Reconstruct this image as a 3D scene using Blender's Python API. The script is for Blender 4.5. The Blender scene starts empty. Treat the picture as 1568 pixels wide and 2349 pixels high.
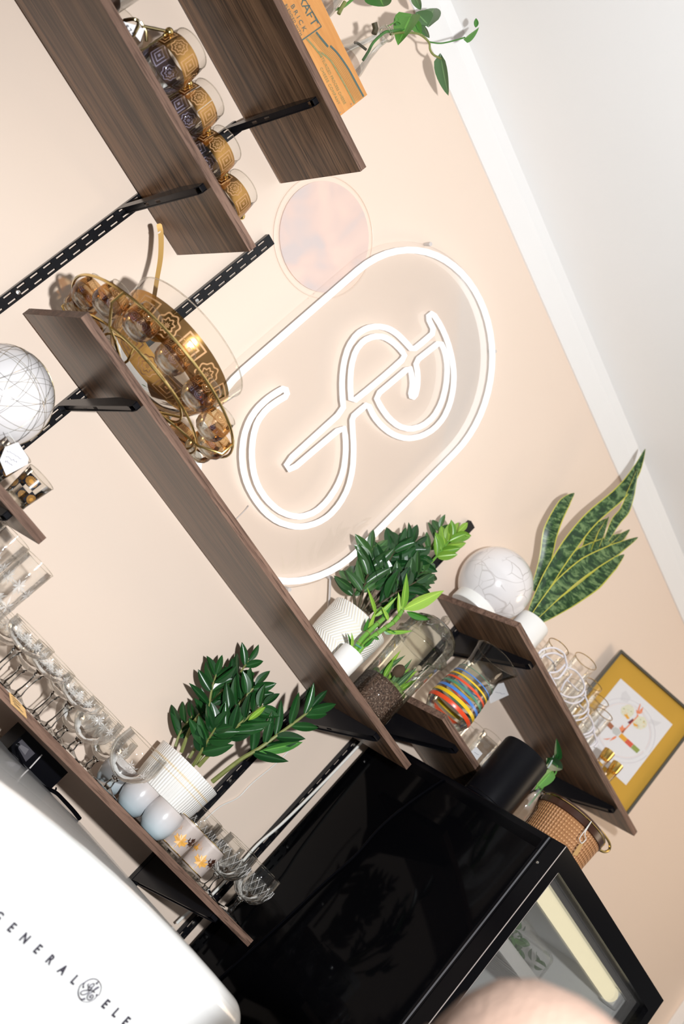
import bpy, math, random
from mathutils import Vector, Matrix
random.seed(7)
sc = bpy.context.scene
COL = sc.collection
PI = math.pi

# ------------------------------------------------------------------ camera
CAM = Vector((0.0, -1.95, 1.55))
AX = (Vector((0.46554, -0.57714, 0.67095)), Vector((0.72911, -0.17962, -0.66040)), Vector((0.50166, 0.79665, 0.33718)))  # right, down, forward
FPX = 2328.1
cam_d = bpy.data.cameras.new('camera')
cam_d.sensor_fit = 'VERTICAL'; cam_d.sensor_height = 36.0; cam_d.lens = 36.0 * FPX / 2349.0
cam_d.clip_start = 0.02
cam_d.dof.use_dof = True; cam_d.dof.focus_distance = 2.05; cam_d.dof.aperture_fstop = 3.2
cam = bpy.data.objects.new('camera', cam_d); COL.objects.link(cam)
r_, d_, f_ = AX
cam.matrix_world = Matrix(((r_.x, -d_.x, -f_.x, CAM.x), (r_.y, -d_.y, -f_.y, CAM.y), (r_.z, -d_.z, -f_.z, CAM.z), (0, 0, 0, 1)))
sc.camera = cam

# ------------------------------------------------------------------ world, lights, exposure
w = bpy.data.worlds.new('world'); sc.world = w; w.use_nodes = True
w.node_tree.nodes['Background'].inputs[0].default_value = (1.0, 0.98, 0.96, 1)
w.node_tree.nodes['Background'].inputs[1].default_value = 0.18
ld = bpy.data.lights.new('camera_flash', 'SPOT'); ld.energy = 226; ld.shadow_soft_size = 0.03; ld.color = (0.955, 0.985, 1.0)
ld.spot_size = math.radians(165); ld.spot_blend = 1.0
lo = bpy.data.objects.new('camera_flash', ld); lo.location = (0.19, -2.17, 1.82); COL.objects.link(lo)
lo.rotation_euler = (Vector((2.1, 0.0, 2.85)) - lo.location).to_track_quat('-Z', 'Y').to_euler()
ld = bpy.data.lights.new('warm_fill', 'POINT'); ld.energy = 31; ld.shadow_soft_size = 0.35; ld.color = (1.0, 0.80, 0.58)  # unseen warm fill light, added to brighten the right wall
lo = bpy.data.objects.new('warm_fill', ld); lo.location = (3.15, -1.6, 2.95); COL.objects.link(lo)
sc.view_settings.view_transform = 'Standard'; sc.view_settings.look = 'None'
sc.view_settings.exposure = 0.0; sc.view_settings.gamma = 1.0; sc.view_settings.use_curve_mapping = False
try:
    sc.cycles.transparent_max_bounces = 40; sc.cycles.max_bounces = 10; sc.cycles.use_denoising = True
    sc.cycles.caustics_reflective = False; sc.cycles.caustics_refractive = False; sc.cycles.sample_clamp_indirect = 4.0
except Exception: pass

# ------------------------------------------------------------------ helpers
def at(px, py, y):
    """survey point: photo pixel -> point on the plane at depth y (the wall is y = 0)"""
    v = AX[0] * ((px - 784.0) / FPX) + AX[1] * ((py - 1174.5) / FPX) + AX[2]
    return CAM + v * ((y - CAM.y) / v.y)
def zo(x, y, s, ox, oy): return (ox + x * s, oy + y * s)

def tag(o, label=None, cat=None, group=None, kind=None):
    if label: o['label'] = label
    if cat: o['category'] = cat
    if group: o['group'] = group
    if kind: o['kind'] = kind
    return o
BASE = {}
def thing(name, label, cat, loc=(0, 0, 0), group=None, rotz=0.0):
    o = bpy.data.objects.new(name, None); COL.objects.link(o)
    o.location = loc; o.rotation_euler = (0, 0, rotz); o.empty_display_size = 0.05
    BASE[o.name] = Vector(loc) if rotz == 0 else Vector((0, 0, 0))
    return tag(o, label, cat, group)
def base_of(o):
    return BASE.get(o.name, Vector((0, 0, 0)))
def kids(o): return [c for c in bpy.data.objects if c.parent == o]
def copy_tree(o, loc=None, label=None, parent=None, rotz=None):
    c = o.copy(); COL.objects.link(c)
    if parent is not None: c.parent = parent
    if loc is not None: c.location = loc
    if rotz is not None: c.rotation_euler.z = rotz
    if label: c['label'] = label
    for k in kids(o): copy_tree(k, parent=c)
    return c

class MB:
    def __init__(s): s.v = []; s.f = []; s.uv = []; s.hasuv = False
    def add(s, vs, fs, uvs=None):
        b = len(s.v); s.v += [Vector(p) for p in vs]; s.f += [tuple(i + b for i in f) for f in fs]
        if uvs: s.hasuv = True; s.uv += list(uvs)
        else: s.uv += [(0, 0)] * len(vs)
        return s
    def box(s, x0, x1, y0, y1, z0, z1):
        return s.add([(x, y, z) for z in (z0, z1) for y in (y0, y1) for x in (x0, x1)],
                     [(0, 2, 3, 1), (4, 5, 7, 6), (0, 1, 5, 4), (2, 6, 7, 3), (0, 4, 6, 2), (1, 3, 7, 5)])
    def rbox(s, x0, x1, y0, y1, z0, z1, r, n=3, flat=1):
        c = Vector(((x0 + x1) / 2, (y0 + y1) / 2, (z0 + z1) / 2)); h = Vector((x1 - x0, y1 - y0, z1 - z0)) / 2
        def samp(hh):
            i = hh - r
            a = [-hh + r * (1 - math.cos(k / n * PI / 2)) if False else -i - r * math.tan((1 - k / n) * PI / 4) for k in range(n + 1)]
            m = [-i + 2 * i * k / flat for k in range(1, flat)]
            return a + m + [-q for q in reversed(a)]
        for ax in range(3):
            u, v = (ax + 1) % 3, (ax + 2) % 3
            U, V = samp(h[u]), samp(h[v])
            for sg in (-1, 1):
                vs = []; fs = []
                for a in U:
                    for b in V:
                        p = Vector((0, 0, 0)); p[ax] = sg * h[ax]; p[u] = a; p[v] = b
                        q = Vector([max(-(h[k] - r), min(h[k] - r, p[k])) for k in range(3)])
                        dd = p - q
                        if dd.length > 1e-9: dd.normalize()
                        vs.append(c + q + dd * r)
                nv = len(V)
                for i in range(len(U) - 1):
                    for j in range(nv - 1):
                        f = (i * nv + j, (i + 1) * nv + j, (i + 1) * nv + j + 1, i * nv + j + 1)
                        fs.append(f if sg > 0 else f[::-1])
                s.add(vs, fs)
        return s
    def lathe(s, prof, c=(0, 0, 0), seg=32, squash=None, ripple=None):
        c = Vector(c); n = len(prof); L = [0.0]
        for i in range(1, n): L.append(L[-1] + math.hypot(prof[i][0] - prof[i - 1][0], prof[i][1] - prof[i - 1][1]))
        T = L[-1] or 1.0; vs = []; uv = []; fs = []
        for j in range(seg + 1):
            a = 2 * PI * j / seg + PI / 2
            for i, (r, z) in enumerate(prof):
                k = 1.0 if not ripple else 1 + ripple[1] * math.cos(ripple[0] * a)
                vs.append(c + Vector((r * k * math.cos(a), r * k * math.sin(a), z))); uv.append((j / seg, L[i] / T))
        for j in range(seg):
            for i in range(n - 1):
                fs.append((j * n + i, (j + 1) * n + i, (j + 1) * n + i + 1, j * n + i + 1))
        return s.add(vs, fs, uv)
    def tube(s, pts, r, seg=8, closed=False, taper=None):
        P = [Vector(p) for p in pts]; n = len(P); vs = []; fs = []
        up = None
        for i in range(n):
            if closed: t = P[(i + 1) % n] - P[i - 1]
            else: t = P[min(i + 1, n - 1)] - P[max(i - 1, 0)]
            if t.length < 1e-9: t = Vector((0, 0, 1))
            t.normalize()
            if up is None:
                up = t.cross(Vector((0, 0, 1)))
                if up.length < 0.1: up = t.cross(Vector((1, 0, 0)))
            up = up - t * up.dot(t)
            if up.length < 1e-6: up = t.orthogonal()
            up.normalize(); b = t.cross(up)
            rr = r if taper is None else r + (taper - r) * i / (n - 1)
            for k in range(seg):
                a = 2 * PI * k / seg
                vs.append(P[i] + up * (rr * math.cos(a)) + b * (rr * math.sin(a)))
        m = n if closed else n - 1
        for i in range(m):
            for k in range(seg):
                a, b2 = i * seg, ((i + 1) % n) * seg
                fs.append((a + k, a + (k + 1) % seg, b2 + (k + 1) % seg, b2 + k))
        if not closed:
            fs.append(tuple(range(seg))[::-1]); fs.append(tuple((n - 1) * seg + k for k in range(seg)))
        return s.add(vs, fs)
    def prism(s, poly, d):
        """poly: 3D points (planar), d: extrusion vector"""
        n = len(poly); d = Vector(d); P = [Vector(p) for p in poly]
        vs = P + [p + d for p in P]
        fs = [tuple(range(n))[::-1], tuple(range(n, 2 * n))] + [(i, (i + 1) % n, n + (i + 1) % n, n + i) for i in range(n)]
        return s.add(vs, fs)
    def sphere(s, c, r, seg=16, rings=10, sc_=(1, 1, 1)):
        prof = [(max(1e-5, r * math.sin(PI * i / rings)), -r * math.cos(PI * i / rings)) for i in range(rings + 1)]
        b = len(s.v); s.lathe(prof, (0, 0, 0), seg)
        for i in range(b, len(s.v)):
            p = s.v[i]; s.v[i] = Vector((p.x * sc_[0], p.y * sc_[1], p.z * sc_[2])) + Vector(c)
        return s
    def xf(s, M):
        s.v = [M @ p for p in s.v]; return s
    def build(s, name, mat, parent=None, smooth=True, world=True, kind=None, label=None):
        off = base_of(parent) if (parent is not None and world) else Vector((0, 0, 0))
        me = bpy.data.meshes.new(name)
        me.from_pydata([tuple(p - off) for p in s.v], [], s.f)
        if s.hasuv:
            ul = me.uv_layers.new(name='UVMap')
            for lp in me.loops: ul.data[lp.index].uv = s.uv[lp.vertex_index]
        if mat: me.materials.append(mat)
        me.validate(); me.update()
        if smooth:
            for p in me.polygons: p.use_smooth = True
            try: me.set_sharp_from_angle(angle=math.radians(38))
            except Exception: pass
        o = bpy.data.objects.new(name, me); COL.objects.link(o)
        if parent is not None: o.parent = parent
        if parent is not None and world: BASE[o.name] = off
        if kind: o['kind'] = kind
        if label: o['label'] = label
        return o

def spline(pts, n=6):
    P = [Vector(p) for p in pts]; out = []
    for i in range(len(P) - 1):
        p0, p1, p2, p3 = P[max(i - 1, 0)], P[i], P[i + 1], P[min(i + 2, len(P) - 1)]
        for k in range(n):
            t = k / n
            out.append(0.5 * (2 * p1 + (p2 - p0) * t + (2 * p0 - 5 * p1 + 4 * p2 - p3) * t * t + (3 * p1 - p0 - 3 * p2 + p3) * t ** 3))
    out.append(P[-1]); return out
def ring(c, r, n=40, z=0.0, a0=0, a1=2 * PI):
    return [Vector((c[0] + r * math.cos(a0 + (a1 - a0) * i / n), c[1] + r * math.sin(a0 + (a1 - a0) * i / n), c[2] + z)) for i in range(n if abs(a1 - a0 - 2 * PI) < 1e-6 else n + 1)]

# ------------------------------------------------------------------ materials
class NT:
    def __init__(s, name):
        s.m = bpy.data.materials.new(name); s.m.use_nodes = True; s.t = s.m.node_tree; s.t.nodes.clear()
        s.out = s.t.nodes.new('ShaderNodeOutputMaterial')
    def n(s, typ, ins=None, **kw):
        nd = s.t.nodes.new('ShaderNode' + typ)
        for k, v in kw.items(): setattr(nd, k, v)
        for k, v in (ins or {}).items():
            sk = nd.inputs[k]
            if hasattr(v, 'is_output'): s.t.links.new(v, sk)
            else:
                if isinstance(v, tuple) and len(v) == 3 and sk.type == 'RGBA': v = v + (1,)
                sk.default_value = v
        return nd
    def M(s, op, a, b=0.0, c=0.0):
        return s.n('Math', {0: a, 1: b, 2: c}, operation=op).outputs[0]
    def mix(s, f, a, b):
        nd = s.n('Mix', {0: f}, data_type='RGBA')
        for i, v in ((6, a), (7, b)):
            if hasattr(v, 'is_output'): s.t.links.new(v, nd.inputs[i])
            else: nd.inputs[i].default_value = tuple(v) + (1,) if len(v) == 3 else v
        return nd.outputs[2]
    def ramp(s, f, stops):
        nd = s.n('ValToRGB', {0: f}); e = nd.color_ramp.elements
        while len(e) < len(stops): e.new(0.5)
        for i, (p, c) in enumerate(stops): e[i].position = p; e[i].color = tuple(c) + (1,)
        return nd.outputs[0]
    def coord(s, which='Object', scale=(1, 1, 1), rot=(0, 0, 0)):
        tc = s.n('TexCoord').outputs[which]
        return s.n('Mapping', {0: tc, 2: rot, 3: scale}).outputs[0]
    def noise(s, v, scale=5, detail=4, rough=0.5, dist=0.0):
        return s.n('TexNoise', {'Vector': v, 'Scale': scale, 'Detail': detail, 'Roughness': rough, 'Distortion': dist}).outputs[0]
    def bump(s, h, strength=0.2, dist=0.01):
        return s.n('Bump', {'Height': h, 'Strength': strength, 'Distance': dist}).outputs[0]
    def surf(s, sh): s.t.links.new(sh, s.out.inputs[0]); return s.m
    def pr(s, **ins):
        return s.n('BsdfPrincipled', {k.replace('_', ' '): v for k, v in ins.items()}).outputs[0]
    def mixs(s, f, a, b):
        return s.n('MixShader', {0: f, 1: a, 2: b}).outputs[0]
def plain(name, col, rough=0.5, metal=0.0, spec=0.5, coat=0.0, nz=0.0, nscale=40, bump=0.0):
    t = NT(name); c = col
    ins = dict(Roughness=rough, Metallic=metal)
    if nz or bump:
        k = t.noise(t.coord(), nscale, 5)
        if nz: c = t.mix(k, tuple(x * (1 - nz) for x in col), tuple(min(1, x * (1 + nz)) for x in col))
        if bump: ins['Normal'] = t.bump(k, bump, 0.002)
    ins['Base_Color'] = c
    p = t.n('BsdfPrincipled', {a.replace('_', ' '): b for a, b in ins.items()})
    p.inputs['Specular IOR Level'].default_value = spec; p.inputs['Coat Weight'].default_value = coat
    return t.surf(p.outputs[0])
def emis(name, col, st):
    t = NT(name); return t.surf(t.n('Emission', {0: col + (1,), 1: st}).outputs[0])

def glass(name, tint=(0.985, 0.985, 0.975), edge=(0.70, 0.67, 0.61), bump=0.0, bscale=60, kind='noise', refl=1.0, frost=0.0, rough=0.015):
    t = NT(name); nrm = None; ins = {}
    if bump:
        v = t.coord()
        if kind == 'voronoi': h = t.n('TexVoronoi', {'Vector': v, 'Scale': bscale}, feature='DISTANCE_TO_EDGE').outputs[0]
        else: h = t.noise(v, bscale, 2)
        nrm = t.bump(h, bump, 0.004)
    fr_in = {'IOR': 1.5}; lw_in = {'Blend': 0.35}
    if nrm is not None: fr_in['Normal'] = nrm; lw_in['Normal'] = nrm
    fr = t.M('MULTIPLY', t.n('Fresnel', fr_in).outputs[0], refl)
    fac = t.n('LayerWeight', lw_in).outputs['Facing']
    col = t.mix(t.M('POWER', fac, 2.2), tint, edge)
    tr = t.n('BsdfTransparent', {0: col}).outputs[0]
    g_in = {0: (1, 1, 1, 1), 'Roughness': rough}
    if nrm is not None: g_in['Normal'] = nrm
    gl = t.n('BsdfGlossy', g_in).outputs[0]
    sh = t.mixs(t.n('Clamp', {0: fr}).outputs[0], tr, gl)
    if frost:
        k = t.noise(t.coord(), 90, 3)
        msk = t.M('MULTIPLY', t.ramp(k, [(0.45, (0, 0, 0)), (0.62, (1, 1, 1))]), frost)
        df = t.n('BsdfDiffuse', {0: (0.85, 0.83, 0.8, 1)}).outputs[0]
        sh = t.mixs(msk, sh, df)
    return t.surf(sh)
def solid_glass(name, bump=0.0, bscale=80, mixt=0.62, col=(0.98, 0.98, 0.96)):
    t = NT(name); g = {0: col + (1,), 'Roughness': 0.0, 'IOR': 1.45}
    if bump:
        h = t.n('TexVoronoi', {'Vector': t.coord(), 'Scale': bscale}, feature='DISTANCE_TO_EDGE').outputs[0]
        g['Normal'] = t.bump(h, bump, 0.004)
    return t.surf(t.mixs(mixt, t.n('BsdfGlass', g).outputs[0], t.n('BsdfTransparent', {0: (0.93, 0.92, 0.89, 1)}).outputs[0]))

def wood_mat(name, light, dark, streak, rough=0.42, sx=1.0, spec=0.26):
    t = NT(name)
    v = t.coord('Object', (1.6 * sx, 30, 30)); v2 = t.coord('Object', (3.0 * sx, 110, 110)); v3 = t.coord('Object', (0.6 * sx, 7, 7))
    n1 = t.noise(v, 2.2, 8, 0.62, 0.6); n2 = t.noise(v2, 2.0, 6, 0.7); n3 = t.noise(v3, 2.0, 3, 0.5)
    a = t.ramp(n1, [(0.36, dark), (0.50, tuple((x * 0.6 + y * 0.4) for x, y in zip(light, dark))), (0.62, light)])
    b = t.mix(t.M('MULTIPLY', t.ramp(n2, [(0.52, (0, 0, 0)), (0.62, (1, 1, 1))]), 0.8), a, streak)
    c = t.mix(t.ramp(n3, [(0.42, (0, 0, 0)), (0.6, (1, 1, 1))]), b, t.mix(0.45, b, dark))
    p = t.n('BsdfPrincipled', {'Base Color': c, 'Roughness': rough, 'Normal': t.bump(n2, 0.12, 0.001)})
    p.inputs['Specular IOR Level'].default_value = spec
    return t.surf(p.outputs[0])

def gold_mat(name, uc, v0, v1, gap=0.0, two=True, see=0.12):
    """glass with a fired gold band of square and round medallions, laid out on the lathe UVs"""
    t = NT(name)
    sep = t.n('SeparateXYZ', {0: t.n('TexCoord').outputs['UV']}); u, v = sep.outputs[0], sep.outputs[1]
    cu = t.M('MULTIPLY', u, uc); idx = t.M('FLOOR', cu)
    x = t.M('MULTIPLY', t.M('SUBTRACT', t.M('FRACT', cu), 0.5), 2.0)
    y = t.M('SUBTRACT', t.M('MULTIPLY', t.M('DIVIDE', t.M('SUBTRACT', v, v0), (v1 - v0)), 2.0), 1.0)
    ax_, ay = t.M('ABSOLUTE', x), t.M('ABSOLUTE', y)
    sq = t.M('MAXIMUM', ax_, ay)
    rd = t.M('SQRT', t.M('ADD', t.M('MULTIPLY', x, x), t.M('MULTIPLY', y, y)))
    dm = t.M('ADD', ax_, ay)
    par = t.M('MODULO', idx, 2.0)
    d = t.M('ADD', t.M('MULTIPLY', sq, t.M('SUBTRACT', 1.0, par)), t.M('MULTIPLY', rd, par))
    fl = t.M('MULTIPLY', t.M('MULTIPLY', t.M('SINE', t.M('MULTIPLY', t.M('ARCTAN2', y, x), 8.0)), 0.06), par)
    rings = t.M('SINE', t.M('MULTIPLY', t.M('ADD', d, fl), 19.0))
    line = t.ramp(rings, [(0.45, (0, 0, 0)), (0.6, (1, 1, 1))])
    nz = t.noise(t.coord('Object'), 160, 4)
    line2 = t.M('MULTIPLY', line, t.M('LESS_THAN', d, 0.92))
    inb = t.M('MULTIPLY', t.M('GREATER_THAN', v, v0), t.M('LESS_THAN', v, v1))
    if gap: inb = t.M('MULTIPLY', inb, t.M('LESS_THAN', ax_, 1 - gap))
    gcol = t.mix(t.M('MULTIPLY', nz, 0.35), (0.50, 0.27, 0.08), (0.12, 0.065, 0.02))
    mirror = t.n('BsdfPrincipled', {'Base Color': gcol, 'Metallic': 1.0, 'Roughness': 0.14}).outputs[0]
    etch = t.n('BsdfPrincipled', {'Base Color': (0.50, 0.27, 0.12, 1), 'Metallic': 0.2, 'Roughness': 0.55}).outputs[0]
    gold = t.mixs(line2, mirror, etch)
    if two:      # the inner side of the fired band is dark purple with pale motifs; gold shows on its outer side
        back = t.n('BsdfPrincipled', {'Base Color': t.mix(line2, (0.035, 0.025, 0.035), (0.30, 0.27, 0.38)), 'Metallic': 0.3, 'Roughness': 0.22}).outputs[0]
        gold = t.mixs(t.n('NewGeometry').outputs['Backfacing'], gold, back)
    fr = t.n('Fresnel', {'IOR': 1.5}).outputs[0]
    fac = t.n('LayerWeight', {'Blend': 0.35}).outputs['Facing']
    tr = t.n('BsdfTransparent', {0: t.mix(t.M('POWER', fac, 2.0), (0.96, 0.95, 0.92), (0.5, 0.46, 0.4))}).outputs[0]
    gls = t.mixs(fr, tr, t.n('BsdfGlossy', {'Roughness': 0.015}).outputs[0])
    # fired gold is thin: a little light passes through
    band = t.mixs(see, gold, t.n('BsdfTransparent', {0: (0.95, 0.66, 0.36, 1)}).outputs[0])
    return t.surf(t.mixs(inb, gls, band))

def leaf_mat(name, ca, cb, rough=0.35, vein=(0, 0, 0)):
    t = NT(name)
    rnd = t.n('ObjectInfo').outputs['Random']
    n = t.noise(t.coord('Object'), 18, 3)
    c = t.mix(t.M('ADD', t.M('MULTIPLY', rnd, 0.75), t.M('MULTIPLY', n, 0.25)), ca, cb)
    sep = t.n('SeparateXYZ', {0: t.n('TexCoord').outputs['UV']})
    mid = t.M('LESS_THAN', t.M('ABSOLUTE', t.M('SUBTRACT', sep.outputs[0], 0.5)), 0.035)
    c = t.mix(t.M('MULTIPLY', mid, 0.45), c, tuple(min(1, x * 2.2) for x in cb))
    p = t.n('BsdfPrincipled', {'Base Color': c, 'Roughness': rough})
    p.inputs['Subsurface Weight'].default_value = 0.0
    return t.surf(p.outputs[0])

MT = {}
t = NT('wall_paint'); nn = t.noise(t.coord(), 2.2, 5)
n2 = t.noise(t.coord(), 140, 4)
p = t.n('BsdfPrincipled', {'Base Color': t.mix(nn, (0.85, 0.685, 0.565), (0.865, 0.71, 0.60)), 'Roughness': 0.38, 'Normal': t.bump(n2, 0.06, 0.002)})
p.inputs['Specular IOR Level'].default_value = 0.35
MT['wall'] = t.surf(p.outputs[0])
MT['ceil'] = plain('ceiling_white', (0.93, 0.925, 0.92), 0.7, nz=0.02, nscale=3)
MT['trim'] = plain('trim_white', (0.88, 0.86, 0.85), 0.45, nz=0.02, nscale=4)
MT['floor'] = plain('floor_grey', (0.10, 0.09, 0.08), 0.5, nz=0.15, nscale=6)
MT['shelf'] = wood_mat('shelf_laminate', (0.215, 0.118, 0.064), (0.046, 0.025, 0.014), (0.014, 0.007, 0.004), 0.32)
MT['edge'] = wood_mat('edge_band', (0.25, 0.152, 0.112), (0.115, 0.068, 0.050), (0.045, 0.026, 0.019), 0.5, 1.6, 0.15)
MT['black'] = plain('black_steel', (0.006, 0.006, 0.008), 0.25, spec=0.35)
MT['screw'] = plain('screw_steel', (0.6, 0.58, 0.56), 0.3, 1.0)
MT['neon'] = emis('neon_white', (1.0, 0.985, 0.965), 1.25)
MT['acryl'] = glass('clear_acrylic', (0.992, 0.985, 0.98), (0.9, 0.87, 0.84), refl=0.45)
MT['glass'] = glass('thin_glass', edge=(0.78, 0.75, 0.69), refl=0.7)
MT['etched'] = glass('etched_glass', bump=0.10, bscale=60, kind='voronoi', frost=0.04, refl=0.7, edge=(0.72, 0.69, 0.64))
MT['crystal'] = glass('cut_crystal', (0.88, 0.87, 0.85), (0.25, 0.23, 0.21), refl=3.2, rough=0.05)
MT['stem'] = solid_glass('solid_glass')
MT['clear'] = glass('clear_solid_glass', (0.985, 0.985, 0.975), (0.60, 0.57, 0.52), refl=1.5)
MT['facet'] = solid_glass('facet_glass', 0.7, 110)
MT['jarg'] = glass('jar_glass', (0.91, 0.92, 0.87), (0.30, 0.31, 0.26), bump=0.04, bscale=18, refl=0.8)
MT['brass'] = plain('brass_wire', (0.72, 0.52, 0.20), 0.2, 1.0)
MT['bronze'] = plain('dark_brass', (0.42, 0.33, 0.17), 0.22, 1.0)
MT['goldcup'] = gold_mat('gold_medallion_glass', 8, 0.54, 0.84)
MT['goldpunch'] = gold_mat('gold_medallion_cup', 8, 0.60, 0.86, see=0.55)
MT['goldcupg'] = gold_mat('gold_panel_glass', 8, 0.54, 0.84, gap=0.04)
MT['goldbowl'] = gold_mat('gold_medallion_bowl', 14, 0.60, 0.86, two=False)
MT['ladle'] = plain('gold_ladle', (0.80, 0.47, 0.15), 0.35, 0.3)
MT['white_cer'] = plain('white_ceramic', (0.86, 0.84, 0.81), 0.3, coat=0.3)
MT['paper'] = plain('paper_white', (0.74, 0.72, 0.73), 0.8)
MT['kraft'] = plain('kraft_paper', (0.55, 0.33, 0.13), 0.8, nz=0.1, nscale=60)
MT['ink'] = plain('ink_dark', (0.02, 0.02, 0.03), 0.7)
MT['inkgrey'] = plain('ink_grey', (0.30, 0.29, 0.34), 0.8)
MT['inkgreen'] = plain('ink_green', (0.075, 0.12, 0.11), 0.7, nz=0.3, nscale=300)
MT['inkolive'] = plain('ink_olive', (0.27, 0.24, 0.10), 0.7, nz=0.3, nscale=300)
MT['crate'] = wood_mat('crate_pine', (0.72, 0.35, 0.115), (0.55, 0.235, 0.07), (0.60, 0.27, 0.09), 0.5, 2.0)
MT['zz'] = leaf_mat('zz_leaf', (0.006, 0.035, 0.010), (0.018, 0.085, 0.018), 0.28)
MT['zzlite'] = leaf_mat('zz_leaf_young', (0.10, 0.26, 0.025), (0.26, 0.42, 0.05), 0.3)
MT['zzmid'] = leaf_mat('zz_leaf_mid', (0.02, 0.06, 0.02), (0.06, 0.15, 0.04), 0.3)
MT['stemg'] = plain('stem_green', (0.22, 0.24, 0.07), 0.5, nz=0.35, nscale=60)
MT['stemb'] = plain('stem_dark', (0.07, 0.055, 0.025), 0.6, nz=0.3, nscale=50)
MT['pothos'] = leaf_mat('pothos_leaf', (0.04, 0.17, 0.03), (0.12, 0.30, 0.05), 0.4)
MT['pothosd'] = leaf_mat('pothos_leaf_grey', (0.06, 0.14, 0.06), (0.14, 0.24, 0.10), 0.4)
MT['bamboo'] = plain('bamboo_stalk', (0.14, 0.34, 0.04), 0.35, nz=0.2, nscale=30)
MT['bleaf'] = leaf_mat('bamboo_leaf', (0.16, 0.36, 0.04), (0.34, 0.52, 0.07), 0.4)
MT['bleafd'] = leaf_mat('bamboo_leaf_dark', (0.03, 0.16, 0.02), (0.07, 0.24, 0.03), 0.4)
t = NT('brown_soil'); k = t.noise(t.coord(), 260, 3, 0.6)
p = t.n('BsdfPrincipled', {'Base Color': t.ramp(k, [(0.36, (0.028, 0.012, 0.008)), (0.50, (0.10, 0.05, 0.035)), (0.60, (0.17, 0.095, 0.07)), (0.70, (0.5, 0.42, 0.36))]), 'Roughness': 0.7, 'Normal': t.bump(k, 0.6, 0.003)})
MT['soil'] = t.surf(p.outputs[0])
MT['moss'] = plain('moss_green', (0.17, 0.25, 0.07), 0.8, nz=0.5, nscale=70, bump=0.5)
MT['cone'] = plain('pine_cone', (0.09, 0.05, 0.03), 0.8, nz=0.4, nscale=50)
MT['pebble'] = plain('pebble', (0.42, 0.34, 0.26), 0.6, nz=0.2, nscale=40)
MT['fridge'] = plain('white_enamel', (0.86, 0.855, 0.85), 0.16, spec=0.5, coat=0.4)
MT['letter'] = plain('chrome_letter', (0.10, 0.09, 0.12), 0.25, 0.6)
MT['gloss_black'] = plain('gloss_black', (0.0015, 0.0015, 0.002), 0.06, spec=0.06)
MT['satin_black'] = plain('satin_black', (0.002, 0.002, 0.003), 0.2, spec=0.1)
MT['matte_black'] = plain('matte_black', (0.003, 0.003, 0.0045), 0.36, spec=0.12)
MT['liner'] = plain('cooler_liner', (0.78, 0.80, 0.80), 0.3)
MT['tube'] = emis('fluorescent_tube', (1.0, 0.90, 0.60), 1.25)
MT['seal_highlight'] = plain('grey_seal_highlight', (0.10, 0.10, 0.11), 0.3)  # lighter grey that paints the highlight lines along the cooler door groove
MT['edgeline'] = plain('edge_highlight', (0.42, 0.36, 0.34), 0.4)  # pale tone painting the bright highlight on the cooler door edges
MT['wicker'] = plain('wicker', (0.62, 0.31, 0.13), 0.55, nz=0.25, nscale=30)
MT['leather'] = plain('brown_leather', (0.050, 0.018, 0.010), 0.28, nz=0.2, nscale=30)
MT['red'] = plain('stripe_red', (0.80, 0.075, 0.02), 0.3)
MT['yellow'] = plain('stripe_yellow', (0.82, 0.53, 0.01), 0.3)
MT['blue'] = plain('stripe_blue', (0.07, 0.22, 0.62), 0.3)
MT['green'] = plain('stripe_green', (0.07, 0.24, 0.16), 0.3)
MT['wirewhite'] = plain('white_wire', (0.80, 0.76, 0.80), 0.3)
MT['goldrim'] = plain('gold_rim', (0.75, 0.50, 0.14), 0.2, 1.0)
MT['mapleleaf'] = plain('gold_leaf_print', (0.66, 0.33, 0.06), 0.4, nz=0.35, nscale=120)
MT['mustard'] = plain('mustard_mat', (0.56, 0.31, 0.035), 0.8, nz=0.06, nscale=8)
MT['frame'] = plain('dark_frame', (0.11, 0.10, 0.08), 0.3, 0.6)
MT['knit'] = plain('cream_knit', (0.25, 0.165, 0.125), 0.95, nz=0.12, nscale=160, bump=0.8)
MT['skin'] = plain('skin', (0.62, 0.36, 0.25), 0.5)
MT['sweater'] = plain('cream_sweater', (0.72, 0.58, 0.46), 0.9, nz=0.1, nscale=120, bump=0.5)
MT['trousers'] = plain('dark_trousers', (0.04, 0.045, 0.06), 0.8)
MT['cordclear'] = plain('clear_cord', (0.62, 0.57, 0.55), 0.25)
MT['cordwhite'] = plain('white_cord', (0.80, 0.78, 0.74), 0.3)
MT['beans'] = plain('coffee_beans', (0.05, 0.022, 0.014), 0.45, nz=0.6, nscale=60, bump=0.5)
# pearl lustre glass: bluish towards the base, mauve grey towards the rim
t = NT('pearl_lustre'); sep = t.n('SeparateXYZ', {0: t.n('TexCoord').outputs['UV']})
p = t.n('BsdfPrincipled', {'Base Color': t.ramp(sep.outputs[1], [(0.12, (0.46, 0.60, 0.66)), (0.34, (0.58, 0.58, 0.60)), (0.50, (0.60, 0.54, 0.52))]), 'Roughness': 0.22})
p.inputs['Coat Weight'].default_value = 0.5
MT['pearl'] = t.surf(t.mixs(0.1, p.outputs[0], t.n('BsdfTransparent').outputs[0]))
t = NT('frosted_glass'); p = t.n('BsdfPrincipled', {'Base Color': (0.66, 0.57, 0.53, 1), 'Roughness': 0.4})
MT['frost'] = t.surf(t.mixs(0.4, p.outputs[0], t.n('BsdfTransparent', {0: (0.95, 0.9, 0.86, 1)}).outputs[0]))
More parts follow.
